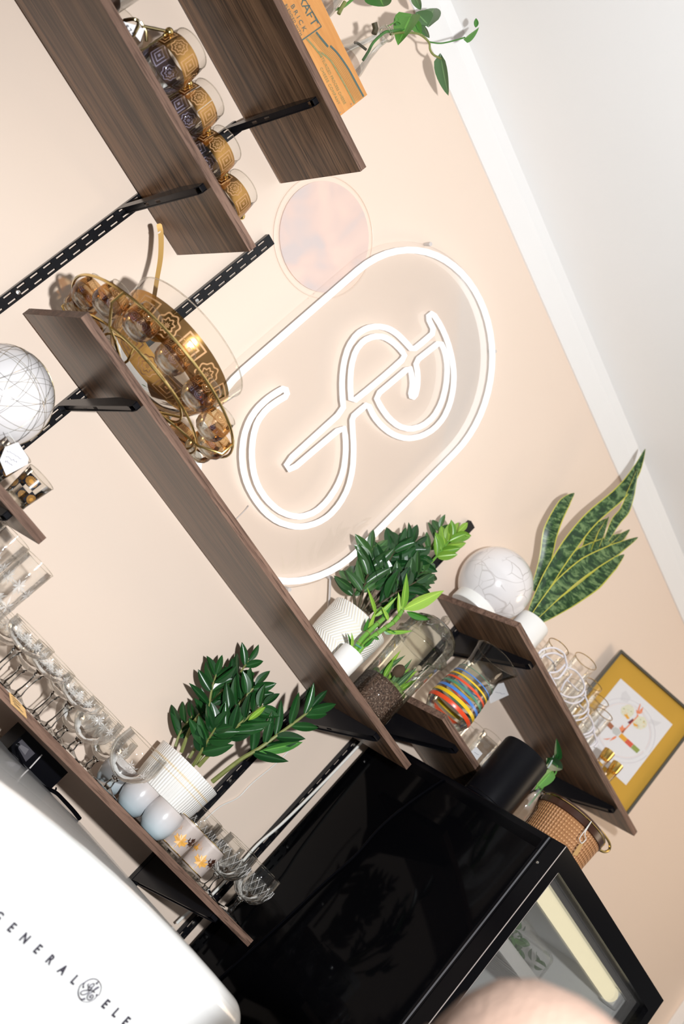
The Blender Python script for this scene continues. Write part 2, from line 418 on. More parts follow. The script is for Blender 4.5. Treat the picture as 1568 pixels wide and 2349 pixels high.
# globes: crackle lines
t = NT('crackle_globe'); v = t.coord()
ds = t.n('VectorMath', {0: v, 1: t.n('VectorMath', {0: t.n('TexNoise', {'Vector': v, 'Scale': 9.0}).outputs[1], 'Scale': 0.05}, operation='SCALE').outputs[0]}, operation='ADD').outputs[0]
ed = t.n('TexVoronoi', {'Vector': ds, 'Scale': 21.0}, feature='DISTANCE_TO_EDGE').outputs[0]
ed2 = t.n('TexVoronoi', {'Vector': ds, 'Scale': 8.0}, feature='DISTANCE_TO_EDGE').outputs[0]
k = t.M('MAXIMUM', t.M('MULTIPLY', t.ramp(ed, [(0.0, (1, 1, 1)), (0.022, (0, 0, 0))]), t.ramp(t.noise(v, 14, 2), [(0.45, (0, 0, 0)), (0.55, (1, 1, 1))])), t.M('MULTIPLY', t.ramp(ed2, [(0.0, (1, 1, 1)), (0.010, (0, 0, 0))]), 0.6))
p = t.n('BsdfPrincipled', {'Base Color': t.mix(t.M('MULTIPLY', k, 0.75), (0.80, 0.76, 0.76), (0.30, 0.25, 0.22)), 'Roughness': 0.18}); p.inputs['Coat Weight'].default_value = 0.4
MT['crackle'] = t.surf(p.outputs[0])
# string globe: looping hair lines
t = NT('string_globe'); v = t.coord(); acc = None
for i, (sx, sy, szz) in enumerate(((5, 2, 3), (2, 5, 4), (3, 4, 6))):
    dv = t.n('Mapping', {0: v, 1: (i * 3.1, i * 1.7, i), 3: (sx, sy, szz)}).outputs[0]
    nz = t.noise(dv, 2.6, 0.5, 0.3, 0.4)
    ln = t.ramp(t.M('ABSOLUTE', t.M('SUBTRACT', t.M('FRACT', t.M('MULTIPLY', nz, 7.0)), 0.5)), [(0.0, (1, 1, 1)), (0.018, (0, 0, 0))])
    acc = ln if acc is None else t.M('MAXIMUM', acc, ln)
p = t.n('BsdfPrincipled', {'Base Color': (0.80, 0.77, 0.78, 1), 'Roughness': 0.2}); p.inputs['Coat Weight'].default_value = 0.4
MT['string'] = t.surf(p.outputs[0])
# ribbed ceramic with gold hair lines (E pot), zigzag ribs (C pot)
t = NT('ribbed_pot'); sep = t.n('SeparateXYZ', {0: t.n('TexCoord').outputs['UV']}); u, v = sep.outputs[0], sep.outputs[1]
ribs = t.M('SINE', t.M('MULTIPLY', u, 2 * PI * 75)); rows = t.M('SINE', t.M('MULTIPLY', v, 2 * PI * 4.2))
gl = t.ramp(t.M('ABSOLUTE', t.M('SUBTRACT', t.M('FRACT', t.M('MULTIPLY', v, 4.2)), 0.5)), [(0.0, (1, 1, 1)), (0.045, (0, 0, 0))])
gl2 = t.ramp(t.M('ABSOLUTE', t.M('SUBTRACT', t.M('FRACT', t.M('MULTIPLY', v, 4.2)), 0.32)), [(0.0, (1, 1, 1)), (0.025, (0, 0, 0))])
p = t.n('BsdfPrincipled', {'Base Color': t.mix(t.M('MAXIMUM', gl, gl2), (0.83, 0.80, 0.76), (0.80, 0.62, 0.38)), 'Roughness': 0.4, 'Normal': t.bump(ribs, 0.35, 0.002)})
MT['potE'] = t.surf(p.outputs[0])
t = NT('chevron_pot'); sep = t.n('SeparateXYZ', {0: t.n('TexCoord').outputs['UV']}); u, v = sep.outputs[0], sep.outputs[1]
ck = t.M('MODULO', t.M('FLOOR', t.M('MULTIPLY', v, 5.0)), 2.0); sg = t.M('SUBTRACT', t.M('MULTIPLY', ck, 2.0), 1.0)
ph = t.M('ADD', t.M('MULTIPLY', u, 60.0), t.M('MULTIPLY', t.M('MULTIPLY', v, 26.0), sg))
st = t.M('SINE', t.M('MULTIPLY', ph, 2 * PI))
p = t.n('BsdfPrincipled', {'Base Color': t.mix(t.ramp(st, [(0.55, (0, 0, 0)), (0.9, (1, 1, 1))]), (0.84, 0.82, 0.79), (0.83, 0.74, 0.56)), 'Roughness': 0.4, 'Normal': t.bump(st, 0.4, 0.002)})
MT['potC'] = t.surf(p.outputs[0])
# snake plant blade
t = NT('snake_blade'); sep = t.n('SeparateXYZ', {0: t.n('TexCoord').outputs['UV']}); u, v = sep.outputs[0], sep.outputs[1]
cmb = t.n('CombineXYZ', {0: t.M('MULTIPLY', u, 1.1), 1: t.M('MULTIPLY', v, 22.0), 2: t.M('MULTIPLY', t.n('ObjectInfo').outputs['Random'], 9.0)}).outputs[0]
bn = t.noise(cmb, 1.4, 6, 0.65, 0.6)
body = t.ramp(bn, [(0.43, (0.010, 0.040, 0.012)), (0.50, (0.03, 0.085, 0.022)), (0.60, (0.17, 0.26, 0.10))])
eg = t.M('GREATER_THAN', t.M('ABSOLUTE', t.M('SUBTRACT', u, 0.5)), 0.43)
p = t.n('BsdfPrincipled', {'Base Color': t.mix(eg, body, (0.55, 0.52, 0.07)), 'Roughness': 0.38})
MT['snake'] = t.surf(p.outputs[0])
# moon print
t = NT('moon_print'); v = t.coord()
p = t.n('BsdfPrincipled', {'Base Color': t.ramp(t.noise(v, 9, 2, 0.5, 0.5), [(0.38, (0.84, 0.62, 0.53)), (0.52, (0.76, 0.575, 0.51)), (0.64, (0.66, 0.555, 0.53))]), 'Roughness': 0.35})
MT['moon'] = t.surf(p.outputs[0])
# printed tumbler: black & gold sunburst blocks on clear glass
t = NT('sunburst_glass'); sep = t.n('SeparateXYZ', {0: t.n('TexCoord').outputs['UV']}); u, v = sep.outputs[0], sep.outputs[1]
cu = t.M('MULTIPLY', u, 6.0); x = t.M('MULTIPLY', t.M('SUBTRACT', t.M('FRACT', cu), 0.5), 2.0); rw = t.M('MULTIPLY', t.M('SUBTRACT', v, 0.40), 4.35); y = t.M('MULTIPLY', t.M('SUBTRACT', t.M('FRACT', rw), 0.5), 2.0)
rd = t.M('SQRT', t.M('ADD', t.M('MULTIPLY', x, x), t.M('MULTIPLY', y, y)))
rays = t.M('GREATER_THAN', t.M('SINE', t.M('MULTIPLY', t.M('ARCTAN2', y, x), 22.0)), 0.0)
sun = t.M('MULTIPLY', t.M('MAXIMUM', t.M('MULTIPLY', rays, t.M('LESS_THAN', rd, 0.85)), t.M('LESS_THAN', rd, 0.35)), 1.0)
chk = t.M('MODULO', t.M('ADD', t.M('FLOOR', cu), t.M('ADD', t.M('FLOOR', rw), 4.0)), 2.0)
inb = t.M('MULTIPLY', t.M('GREATER_THAN', v, 0.40), t.M('LESS_THAN', v, 0.86))
ink = t.mix(sun, (0.012, 0.012, 0.018), (0.55, 0.27, 0.06))
pp = t.n('BsdfPrincipled', {'Base Color': ink, 'Roughness': 0.25}).outputs[0]
fr = t.n('Fresnel', {'IOR': 1.5}).outputs[0]
gls = t.mixs(fr, t.n('BsdfTransparent', {0: (0.92, 0.91, 0.88, 1)}).outputs[0], t.n('BsdfGlossy', {'Roughness': 0.02}).outputs[0])
MT['sunburst'] = t.surf(t.mixs(t.M('MULTIPLY', inb, t.M('MAXIMUM', chk, t.M('MULTIPLY', sun, 0.0))), gls, pp))
# woven wicker
t = NT('woven_wicker'); sep = t.n('SeparateXYZ', {0: t.n('TexCoord').outputs['UV']}); u, v = sep.outputs[0], sep.outputs[1]
wv = t.M('MULTIPLY', t.M('SINE', t.M('MULTIPLY', t.M('ADD', t.M('MULTIPLY', u, 34.0), t.M('MULTIPLY', v, 11.0)), 2 * PI)), t.M('SINE', t.M('MULTIPLY', t.M('SUBTRACT', t.M('MULTIPLY', u, 34.0), t.M('MULTIPLY', v, 11.0)), 2 * PI)))
p = t.n('BsdfPrincipled', {'Base Color': t.mix(t.ramp(wv, [(0.2, (0, 0, 0)), (0.75, (1, 1, 1))]), (0.42, 0.19, 0.075), (0.70, 0.37, 0.17)), 'Roughness': 0.4, 'Normal': t.bump(wv, 0.6, 0.004)})
MT['woven'] = t.surf(p.outputs[0])

def text(body, size, mat, parent, origin, right, up, name='lettering', ex=0.0004, align='LEFT', space=1.0, shear=0.0, xs=1.0, bold=0.0):
    cu = bpy.data.curves.new('tmp_text', 'FONT'); cu.body = body; cu.size = size; cu.extrude = ex; cu.align_x = align
    cu.offset = bold; cu.space_character = space; cu.shear = shear; cu.resolution_u = 3
    tmp = bpy.data.objects.new('tmp_text', cu); COL.objects.link(tmp)
    dg = bpy.context.evaluated_depsgraph_get(); me = bpy.data.meshes.new_from_object(tmp.evaluated_get(dg))
    bpy.data.objects.remove(tmp); bpy.data.curves.remove(cu)
    R, U = Vector(right).normalized(), Vector(up).normalized(); N = R.cross(U)
    off = base_of(parent) if parent is not None else Vector((0, 0, 0))
    M = Matrix(((R.x, U.x, N.x, origin[0] - off.x), (R.y, U.y, N.y, origin[1] - off.y), (R.z, U.z, N.z, origin[2] - off.z), (0, 0, 0, 1))) @ Matrix.Diagonal((xs, 1, 1, 1))
    me.transform(M); me.materials.clear(); me.materials.append(mat); me.name = name
    o = bpy.data.objects.new(name, me); COL.objects.link(o); o.parent = parent
    return o
XR, ZU = (1, 0, 0), (0, 0, 1)

# ------------------------------------------------------------------ room
tag(MB().box(-3.0, 5.2, 0.0, 0.12, 0.0, 3.19).build('wall_back', MT['wall'], smooth=False), kind='structure')
tag(MB().box(-3.0, 5.2, -5.2, 0.12, 3.285, 3.40).build('ceiling', MT['ceil'], smooth=False), kind='structure')
tag(MB().box(-3.0, 5.2, -5.2, 0.12, -0.1, 0.0).build('floor', MT['floor'], smooth=False), kind='structure')
tr = tag(MB().prism([(-3.0, 0.12, 3.19), (-3.0, -0.006, 3.19), (-3.0, -0.006, 3.262), (-3.0, -0.02, 3.285), (-3.0, 0.12, 3.285)], (8.2, 0, 0)).build('trim_1', MT['trim'], smooth=False), kind='structure')
# white-cased dark doorway at the far right
d1 = tag(MB().box(3.90, 4.70, -0.03, -0.002, 0.0, 2.46).build('door_1', MT['satin_black'], smooth=False), kind='structure')
MB().box(3.81, 3.90, -0.045, -0.001, 0.0, 2.55).box(3.90, 4.79, -0.045, -0.001, 2.46, 2.55).box(4.70, 4.79, -0.045, -0.001, 0.0, 2.46).build('door_casing', MT['trim'], d1, smooth=False)

# ------------------------------------------------------------------ slotted standards, shelves, brackets
def standard(x, z0, z1, label, w=0.024):
    o = thing('slotted_wall_standard', label, 'shelf track', (x, 0, z0), 'slotted wall standards')
    m = MB(); y = -0.014; xs = [-w / 2, -0.0085, -0.0048, 0.0048, 0.0085, w / 2]; pitch = 0.032; n = int((z1 - z0) / pitch); zz = z0
    for k in range(n):
        za, zb, zc = zz, zz + 0.0065, zz + 0.0255
        for i in range(5):
            if i not in (1, 3): m.add([(x + xs[i], y, za), (x + xs[i + 1], y, za), (x + xs[i + 1], y, za + pitch), (x + xs[i], y, za + pitch)], [(0, 1, 2, 3)])
            else:
                for a, b in ((za, zb), (zc, za + pitch)): m.add([(x + xs[i], y, a), (x + xs[i + 1], y, a), (x + xs[i + 1], y, b), (x + xs[i], y, b)], [(0, 1, 2, 3)])
        zz += pitch
    m.add([(x - w / 2, y, zz), (x + w / 2, y, zz), (x + w / 2, y, z1), (x - w / 2, y, z1)], [(0, 1, 2, 3)])
    m.build('slotted_face', MT['black'], o, smooth=False)
    MB().box(x - w / 2, x - w / 2 + 0.0015, y + 0.0002, -0.0005, z0, z1).box(x + w / 2 - 0.0015, x + w / 2, y + 0.0002, -0.0005, z0, z1).build('side_flange', MT['black'], o, smooth=False)
    return o
def screw(o, x, z):
    m = MB().lathe([(0.0001, 0.003), (0.004, 0.0022), (0.0055, 0.0)], (0, 0, 0), 12)
    m.xf(Matrix.Translation((x, -0.0142, z)) @ Matrix.Rotation(PI / 2, 4, 'X')); m.build('screw', MT['screw'], o)
T1 = standard(0.371, 1.70, 2.64, 'black slotted wall track running up under the second-highest shelf at upper left')
T2 = standard(0.598, 1.70, 2.575, 'black slotted wall track whose top end shows beside the gold punch bowl')
T4 = standard(1.534, 1.30, 2.668, 'black slotted wall track ending above the light green tips of the upper potted plant')
T3 = standard(1.747, 1.30, 2.49, 'black slotted wall track along the left side of the black cooler')
T5 = standard(2.375, 2.12, 2.49, 'black slotted wall track behind the framed print shelf, above the wicker bag')
screw(T1, 0.371, at(43, 680, 0).z); screw(T2, 0.598, at(444, 690, 0).z); screw(T4, 1.534, 2.628); screw(T4, 1.534, at(521, 1786, 0).z); screw(T3, 1.747, at(811, 1707, -0.014).z); screw(T3, 1.747, at(630, 1904, -0.014).z); screw(T3, 1.747, at(437, 2112, -0.014).z)

def bracket(x, zt, label, h=0.056, L=0.285, wd=0.012, opened=False):
    o = thing('shelf_bracket', label, 'bracket', (x, 0, zt), 'black steel shelf brackets')
    pf = [(-0.0145, zt), (-0.0145, zt - h), (-0.03, zt - h + 0.004), (-L + 0.012, zt - 0.016), (-L, zt - 0.011), (-L, zt)]
    if opened: pf = [(-0.0145, zt - h + 0.020)] + pf[1:] + [(-L + 0.075, zt)]
    for sx in (-1, 1):
        xx = x + sx * wd / 2
        MB().prism([(xx - 0.0009, y, z - 0.0004) for y, z in pf], (0.0018, 0, 0)).build('side_plate', MT['black'], o, smooth=False)
    def zlow(y): return zt - 0.016 - (h - 0.022) * (y + L - 0.012) / (L - 0.042)
    m = MB(); g = [-0.03, -0.10, -0.115, -0.14, -0.155, -L + 0.012]
    for i in range(5):
        y0, y1 = g[i], g[i + 1]; xa = wd / 2 - 0.0008
        parts = [(-xa, xa)] if i not in (1, 3) else [(-xa, -0.003), (0.003, xa)]
        for a, b in parts: m.add([(x + a, y0, zlow(y0) + 0.001), (x + b, y0, zlow(y0) + 0.001), (x + b, y1, zlow(y1) + 0.001), (x + a, y1, zlow(y1) + 0.001)], [(0, 1, 2, 3)])
    m.box(x - wd / 2, x + wd / 2, -L, -L + 0.0016, zt - 0.011, zt - 0.0004)
    m.build('bottom_flange', MT['black'], o, smooth=False)
    return o
bracket(0.366, 2.661, 'black bracket under the highest wooden shelf with the orange crate', opened=True)
bracket(0.366, 2.370, 'black bracket under the shelf of bubble glasses in a rack', opened=True)
bracket(0.592, 2.039, 'black bracket under the long shelf, below the gold punch bowl', opened=True)
bracket(1.534, 2.039, 'black bracket under the right end of the long shelf, above the lower green plant', 0.085, wd=0.02)
bracket(1.534, 1.533, 'black bracket under the goblet shelf just above the white fridge', 0.075, wd=0.02)
bracket(1.747, 2.178, 'black bracket under the short shelf that holds the striped pitcher', 0.075, wd=0.02)
bracket(1.757, 2.467, 'black bracket under the left end of the far shelf, behind the striped pitcher', 0.07, wd=0.018)
bracket(2.372, 2.467, 'black bracket under the right end of the far shelf, above the wicker bag', 0.07, wd=0.018)
bracket(0.592, 1.748, 'black bracket under the small left shelf with the string globe', opened=True)

def shelf(x0, x1, zb, label, th=0.0168, yb=-0.0155, yf=-0.303):
    o = tag(MB().box(x0 + 0.0006, x1 - 0.0006, yf + 0.0008, yb, zb, zb + th).build('wall_shelf', MT['shelf'], smooth=False), label, 'shelf', 'wood-look wall shelves')
    MB().box(x0, x1, yf, yf + 0.0008, zb, zb + th).build('front_edge_band', MT['edge'], o, smooth=False)
    for xx in (x0, x1 - 0.0006): MB().box(xx, xx + 0.0006, yf + 0.0008, yb, zb, zb + th).build('end_edge_band', MT['edge'], o, smooth=False)
    return o
ZA, ZB, ZC, ZD, ZE, ZF, ZG = 2.6778, 2.3868, 2.0558, 1.7648, 1.5498, 2.4838, 2.1948
shelf(-1.0, 0.517, 2.661, 'highest brown wood-look shelf, carrying the orange wooden crate')
shelf(-1.0, 0.501, 2.370, 'brown wood-look shelf carrying the row of bubble glasses in a brass rack')
shelf(0.4077, 1.652, 2.039, 'long brown wood-look shelf carrying the gold punch bowl, potted plants and glass jar')
shelf(-0.8, 0.660, 1.748, 'small brown shelf end at the left edge with string globe and shot glasses')
shelf(0.10, 1.642, 1.533, 'lowest brown shelf crowded with goblets, above the white fridge')
shelf(1.616, 2.495, 2.467, 'dark brown shelf at right carrying the crackle globe, snake plant and framed print')
shelf(1.633, 2.495, 2.178, 'short dark brown shelf under the striped glass pitcher')

# ------------------------------------------------------------------ neon sign
NS = 0.4464
def zn(pts, y): return [at(500 + x * NS, 500 + yy * NS, y) for x, yy in pts]
YN = -0.034
neon = thing('neon_sign', 'white glowing neon ampersand-like monogram inside a tall rounded outline on clear acrylic', 'neon sign', (1.045, -0.02, 2.06))
def capsule(cx, zt, zbm, r, n=28):
    pts = [(cx + r * math.cos(PI * i / n), zt + r * 1.0 * math.sin(PI * i / n)) for i in range(n + 1)]
    pts += [(cx - r * math.cos(PI * i / n), zbm - r * math.sin(PI * i / n)) for i in range(n + 1)]
    return pts
cp = capsule(1.046, 2.714, 2.345, 0.272)
MB().tube([(x, YN, z) for x, z in cp], 0.0078, 10, True).build('outline_tube', MT['neon'], neon)
cp2 = capsule(1.046, 2.714, 2.345, 0.292)
MB().prism([(x, -0.018, z) for x, z in cp2], (0, 0.005, 0)).build('acrylic_backing', MT['acryl'], neon, smooth=False)
loop1 = [(345, 872), (300, 897), (250, 932), (200, 980), (160, 1040), (132, 1120), (122, 1210), (128, 1290), (150, 1370), (190, 1445), (245, 1515), (310, 1563), (380, 1585), (440, 1587), (510, 1568), (570, 1532), (625, 1470), (668, 1390), (692, 1290), (697, 1180), (691, 1090), (688, 1025), (728, 990), (770, 955), (800, 1020), (840, 1068), (890, 1108), (945, 1130), (990, 1133), (1050, 1120), (1110, 1085), (1158, 1030), (1190, 960), (1208, 880), (1212, 800), (1202, 720), (1178, 630), (1145, 555), (1102, 488), (1076, 508), (1112, 585), (1056, 635), (1000, 680), (960, 635), (920, 595), (875, 567), (820, 556), (765, 565), (712, 598), (670, 660), (646, 740), (636, 830), (638, 920), (645, 988), (500, 1120), (345, 1262), (372, 1300), (500, 1190), (645, 1068), (655, 1130), (656, 1210), (644, 1300), (612, 1380), (560, 1457), (500, 1512), (430, 1536), (370, 1530), (310, 1503), (250, 1448), (205, 1380), (180, 1300), (172, 1210), (180, 1120), (202, 1045), (250, 982), (305, 942), (357, 912)]
loop2 = [(684, 952), (678, 850), (684, 760), (706, 682), (748, 630), (800, 608), (852, 610), (900, 638), (940, 677), (963, 714), (880, 790), (780, 875)]
loop3 = [(985, 765), (900, 838), (808, 915), (838, 975), (880, 1032), (930, 1072), (985, 1086), (1050, 1070), (1108, 1022), (1148, 950), (1172, 860), (1178, 765), (1166, 690), (1142, 636), (1080, 685), (1014, 737), (1026, 800), (1024, 870), (1010, 922), (988, 915), (998, 860), (995, 810)]
for lp in (loop1, loop2, loop3):
    q = zn(lp, YN); q2 = []
    for i in range(len(q)):       # light corner rounding
        a, b = q[i], q[(i + 1) % len(q)]
        q2 += [a.lerp(b, 0.22), a.lerp(b, 0.78)]
    MB().tube(q2, 0.0070, 10, True).build('monogram_tube', MT['neon'], neon)
for px, py in ((985, 560), (1133, 806), (662, 1352), (757, 1325)):
    p = at(px, py, -0.02); m = MB().lathe([(0.0001, 0.004), (0.005, 0.004), (0.005, 0), (0.004, -0.018)], (0, 0, 0), 12)
    m.xf(Matrix.Translation(p) @ Matrix.Rotation(PI / 2, 4, 'X')); m.build('standoff', MT['cordclear'], neon)
cord = [at(757, 1322, -0.02), at(755, 1370, -0.02), at(752, 1410, -0.02), at(757, 1470, -0.02), at(762, 1510, -0.02)]
MB().tube(spline(cord), 0.0028, 6).build('power_cord', MT['cordclear'], neon)
MB().tube(spline([at(570, 1160, -0.012), at(562, 1170, -0.006), at(540, 1192, -0.004), at(525, 1207, -0.004)]), 0.0012, 6).build('thin_wire', MT['cordclear'], neon)

# round pale print
mo = thing('round_wall_print', 'pale pink moon-like round print on the wall left of the neon sign', 'wall print', (0.676, 0, 2.70))
m = MB(); n = 48; c = Vector((0.676, -0.004, 2.70)); r = 0.121
m.prism([c + Vector((r * math.cos(2 * PI * i / n), 0, r * math.sin(2 * PI * i / n))) for i in range(n)], (0, 0.0035, 0)); m.build('print_disc', MT['moon'], mo, smooth=False)
MB().tube([Vector((0.676 + 0.134 * math.cos(2 * PI * i / 60), -0.002, 2.70 + 0.134 * math.sin(2 * PI * i / 60))) for i in range(60)], 0.0015, 6, True).build('outer_ring', MT['wall'], mo)

# cords on the wall
c1 = [at(405, 2118, -0.035), at(432, 2093, -0.035), at(480, 2058, -0.035), at(540, 1995, -0.032), at(590, 1938, -0.03), at(640, 1895, -0.03), at(690, 1847, -0.03), at(740, 1797, -0.03), at(790, 1745, -0.03), at(832, 1700, -0.03)]
tag(MB().tube(spline(c1), 0.0034, 8).build('power_cord', MT['cordwhite']), 'shiny white cord running down over the wall track beside the black cooler', 'cord')
c2 = [at(690, 1690, -0.004), at(640, 1745, -0.004), at(580, 1795, -0.004), at(545, 1830, -0.004), at(505, 1850, -0.004), at(470, 1880, -0.004)]
tag(MB().tube(spline(c2), 0.0014, 6).build('thin_cord', MT['cordwhite']), 'thin pale cord on the wall right of the lower plant pot', 'cord')

# ------------------------------------------------------------------ glassware makers
def rolypoly(name, label, R, h, loc, mat, group, rim=True):
    o = thing(name, label, 'glass', loc, group)
    x, y, z = loc
    prof = [(0.0001, 0.004), (R * 0.5, 0.002), (R * 0.70, 0.003), (R * 0.88, h * 0.14), (R * 0.98, h * 0.30), (R, h * 0.45), (R * 0.98, h * 0.62), (R * 0.92, h * 0.80), (R * 0.83, h)]
    MB().lathe(prof, loc, 40).build('bowl', mat, o)
    MB().lathe([(0.0001, 0.0), (R * 0.62, 0.0), (R * 0.70, 0.0025), (R * 0.55, 0.010), (R * 0.3, 0.007), (0.0001, 0.0065)], loc, 28).build('thick_base', MT['stem'], o)
    MB().tube(ring(loc, R * 0.83, 40, h), 0.0009, 6, True).build('rim', MT['stem'], o)
    return o
def goblet(label, loc, foot, knob, rim, R, group, bmat, smat, ripple=None, belly=1.0):
    """foot radius, knob height, rim height (above base), bowl radius"""
    o = thing('stemmed_goblet', label, 'goblet', loc, group)
    MB().lathe([(0.0001, 0.0), (foot, 0.0), (foot, 0.0022), (foot * 0.6, 0.005), (foot * 0.25, 0.010), (0.0001, 0.010)], loc, 32).build('foot', smat, o)
    k = knob
    st = [(foot * 0.25, 0.009), (0.0070, 0.014), (0.0054, 0.022), (0.0050, k * 0.55), (0.0056, k * 0.8), (0.0090, k * 0.90), (0.0075, k * 0.95), (0.0115, k), (0.0001, k)]
    MB().lathe(st, loc, 12).build('stem', MT['clear'], o)
    hb = rim - k
    bp = [(0.0001, k), (R * 0.28, k + hb * 0.03), (R * 0.62, k + hb * 0.14), (R * 0.88 * belly, k + hb * 0.34), (R * belly, k + hb * 0.58), (R * (1 + (belly - 1) * 0.5), k + hb * 0.82), (R, rim)]
    MB().lathe(bp, loc, 40, ripple=ripple).build('bowl', bmat, o)
    MB().tube(ring(loc, R, 44, rim), 0.0008, 6, True).build('rim', MT['stem'], o)
    return o
def tumbler(name, label, loc, r0, r1, h, mat, group, base=0.008, cat='glass', rimmat=None, rimr=0.0008):
    o = thing(name, label, cat, loc, group)
    MB().lathe([(0.0001, base), (r0 * 0.9, base), (r0 * 0.97, base * 0.6), (r0, base * 1.2), (r1, h)], loc, 40).build('body', mat, o)
    MB().lathe([(0.0001, 0.0), (r0 * 0.92, 0.0), (r0, 0.002), (r0 * 0.99, base), (0.0001, base)], loc, 32).build('thick_base', MT['stem'], o)
    MB().tube(ring(loc, r1, 44, h), rimr, 6, True).build('rim', rimmat or MT['stem'], o)
    return o
def ribbon(pts, wd, th, nrm):
    P = [Vector(p) for p in pts]; nrm = Vector(nrm).normalized(); m = MB(); vs = []; fs = []
    for i, p in enumerate(P):
        tn = (P[min(i + 1, len(P) - 1)] - P[max(i - 1, 0)]).normalized(); s = tn.cross(nrm).normalized(); ww = wd[i] if isinstance(wd, (list, tuple)) else wd
        for a, b in ((-1, -1), (1, -1), (1, 1), (-1, 1)): vs.append(p + s * (ww / 2 * a) + nrm * (th / 2 * b))
    for i in range(len(P) - 1):
        for k in range(4): fs.append((i * 4 + k, i * 4 + (k + 1) % 4, i * 4 + 4 + (k + 1) % 4, i * 4 + 4 + k))
    fs += [(3, 2, 1, 0), tuple(4 * (len(P) - 1) + k for k in range(4))]
    return m.add(vs, fs)
def card(pxs, y, th=0.0006):
    P = [at(a, b, yy) for (a, b), yy in zip(pxs, y if isinstance(y, (list, tuple)) else [y] * len(pxs))]
    n = (P[1] - P[0]).cross(P[2] - P[0]).normalized() * th
    return MB().prism(P, n)
def scribble(parent, px0, px1, y, n, amp, mat, r=0.0004, seed=1):
    """hand-written line along the segment px0-px1"""
    rg = random.Random(seed); pts = []
    dx, dy = px1[0] - px0[0], px1[1] - px0[1]; L = math.hypot(dx, dy); nx, ny = -dy / L, dx / L
    for i in range(n + 1):
        k = i / n; a = amp * (rg.random() - 0.5) * 2 * (1 if i % 2 else -0.4)
        pts.append(at(px0[0] + dx * k + nx * a, px0[1] + dy * k + ny * a, y))
    MB().tube(spline(pts, 3), r, 4).build('handwriting', mat, parent)

# ------------------------------------------------------------------ leaves
def leaf_mesh(name, kind, mat, nseg=8):
    vs, fs, uv = [], [], []
    for i in range(nseg + 1):
        k = i / nseg
        if kind == 'lens': wd = math.sin(PI * k ** 0.85) ** 0.8
        elif kind == 'lance': wd = math.sin(PI * k ** 0.7) ** 0.9
        elif kind == 'heart': wd = (math.sin(PI * min(1, k ** 0.55)) ** 0.75)
        wd = max(wd, 0.015) * 0.5
        zc = 0.10 * k * k * (-1)
        for j, a in enumerate((-1, -0.5, 0, 0.5, 1)):
            back = -0.14 * abs(a) ** 1.5 * (1 - k) ** 3 if kind == 'heart' else 0
            vs.append((wd * a, k + back, zc + abs(a) * wd * 0.35)); uv.append((0.5 + a * 0.5, k))
    for i in range(nseg):
        for j in range(4): fs.append((i * 5 + j, i * 5 + j + 1, i * 5 + j + 6, i * 5 + j + 5))
    me = bpy.data.meshes.new(name); me.from_pydata(vs, [], fs); ul = me.uv_layers.new(name='UVMap')
    for lp in me.loops: ul.data[lp.index].uv = uv[lp.vertex_index]
    for p in me.polygons: p.use_smooth = True
    me.materials.append(mat); return me
LM = {}
def leaf_obj(key, parent, base, tip, wd, face=None, roll=0.0, name='leaf'):
    kind, mat = key
    if key not in LM: LM[key] = leaf_mesh('leaf_blade', kind, MT[mat])
    Y = Vector(tip) - Vector(base); L = Y.length; Y.normalize()
    face = Vector(face) if face is not None else (CAM - Vector(base)).normalized()
    Z = face - Y * face.dot(Y)
    if Z.length < 1e-4: Z = Y.orthogonal()
    Z.normalize(); X = Y.cross(Z)
    if roll:
        Rm = Matrix.Rotation(roll, 3, Y); X = Rm @ X; Z = Rm @ Z
    o = bpy.data.objects.new(name, LM[key]); COL.objects.link(o); o.parent = parent
    b = Vector(base) - base_of(parent)
    X = X * wd; Y = Y * L; Z = Z * (wd * 1.0 + L * 0.3)
    o.matrix_local = Matrix(((X.x, Y.x, Z.x, b.x), (X.y, Y.y, Z.y, b.y), (X.z, Y.z, Z.z, b.z), (0, 0, 0, 1)))
    return o
def zz_stem(plant, pts, r0=0.0045, n=7, L=0.062, wd=0.021, key=('lens', 'zz'), start=0.3, seed=0, smat='stemg', tipL=None):
    rg = random.Random(seed); C = spline(pts, 8)
    st = MB().tube(C, r0, 7, taper=r0 * 0.4).build('stem', MT[smat], plant)
    N = len(C) - 1
    for i in range(n):
        k = start + (1 - start) * i / (n - 0.3); j = min(int(k * N), N - 1); p = C[j]; tn = (C[j + 1] - C[max(j - 1, 0)]).normalized()
        view = (CAM - p).normalized(); side = tn.cross(view).normalized()
        for s in (-1, 1):
            L = L * 1.0
            d = (tn * rg.uniform(0.55, 0.95) + side * s * rg.uniform(0.45, 0.85) + view * rg.uniform(-0.45, 0.45)).normalized()
            l = L * rg.uniform(0.9, 1.22) * (0.75 + 0.35 * math.sin(PI * min(1, k)))
            leaf_obj(key, st, p, p + d * l, wd * rg.uniform(0.85, 1.15), roll=rg.uniform(-0.7, 0.7))
    tn = (C[-1] - C[-3]).normalized(); leaf_obj(key, st, C[-1], C[-1] + tn * (tipL or L * 0.8), wd * 0.8, roll=rg.uniform(-0.6, 0.6))
    return st

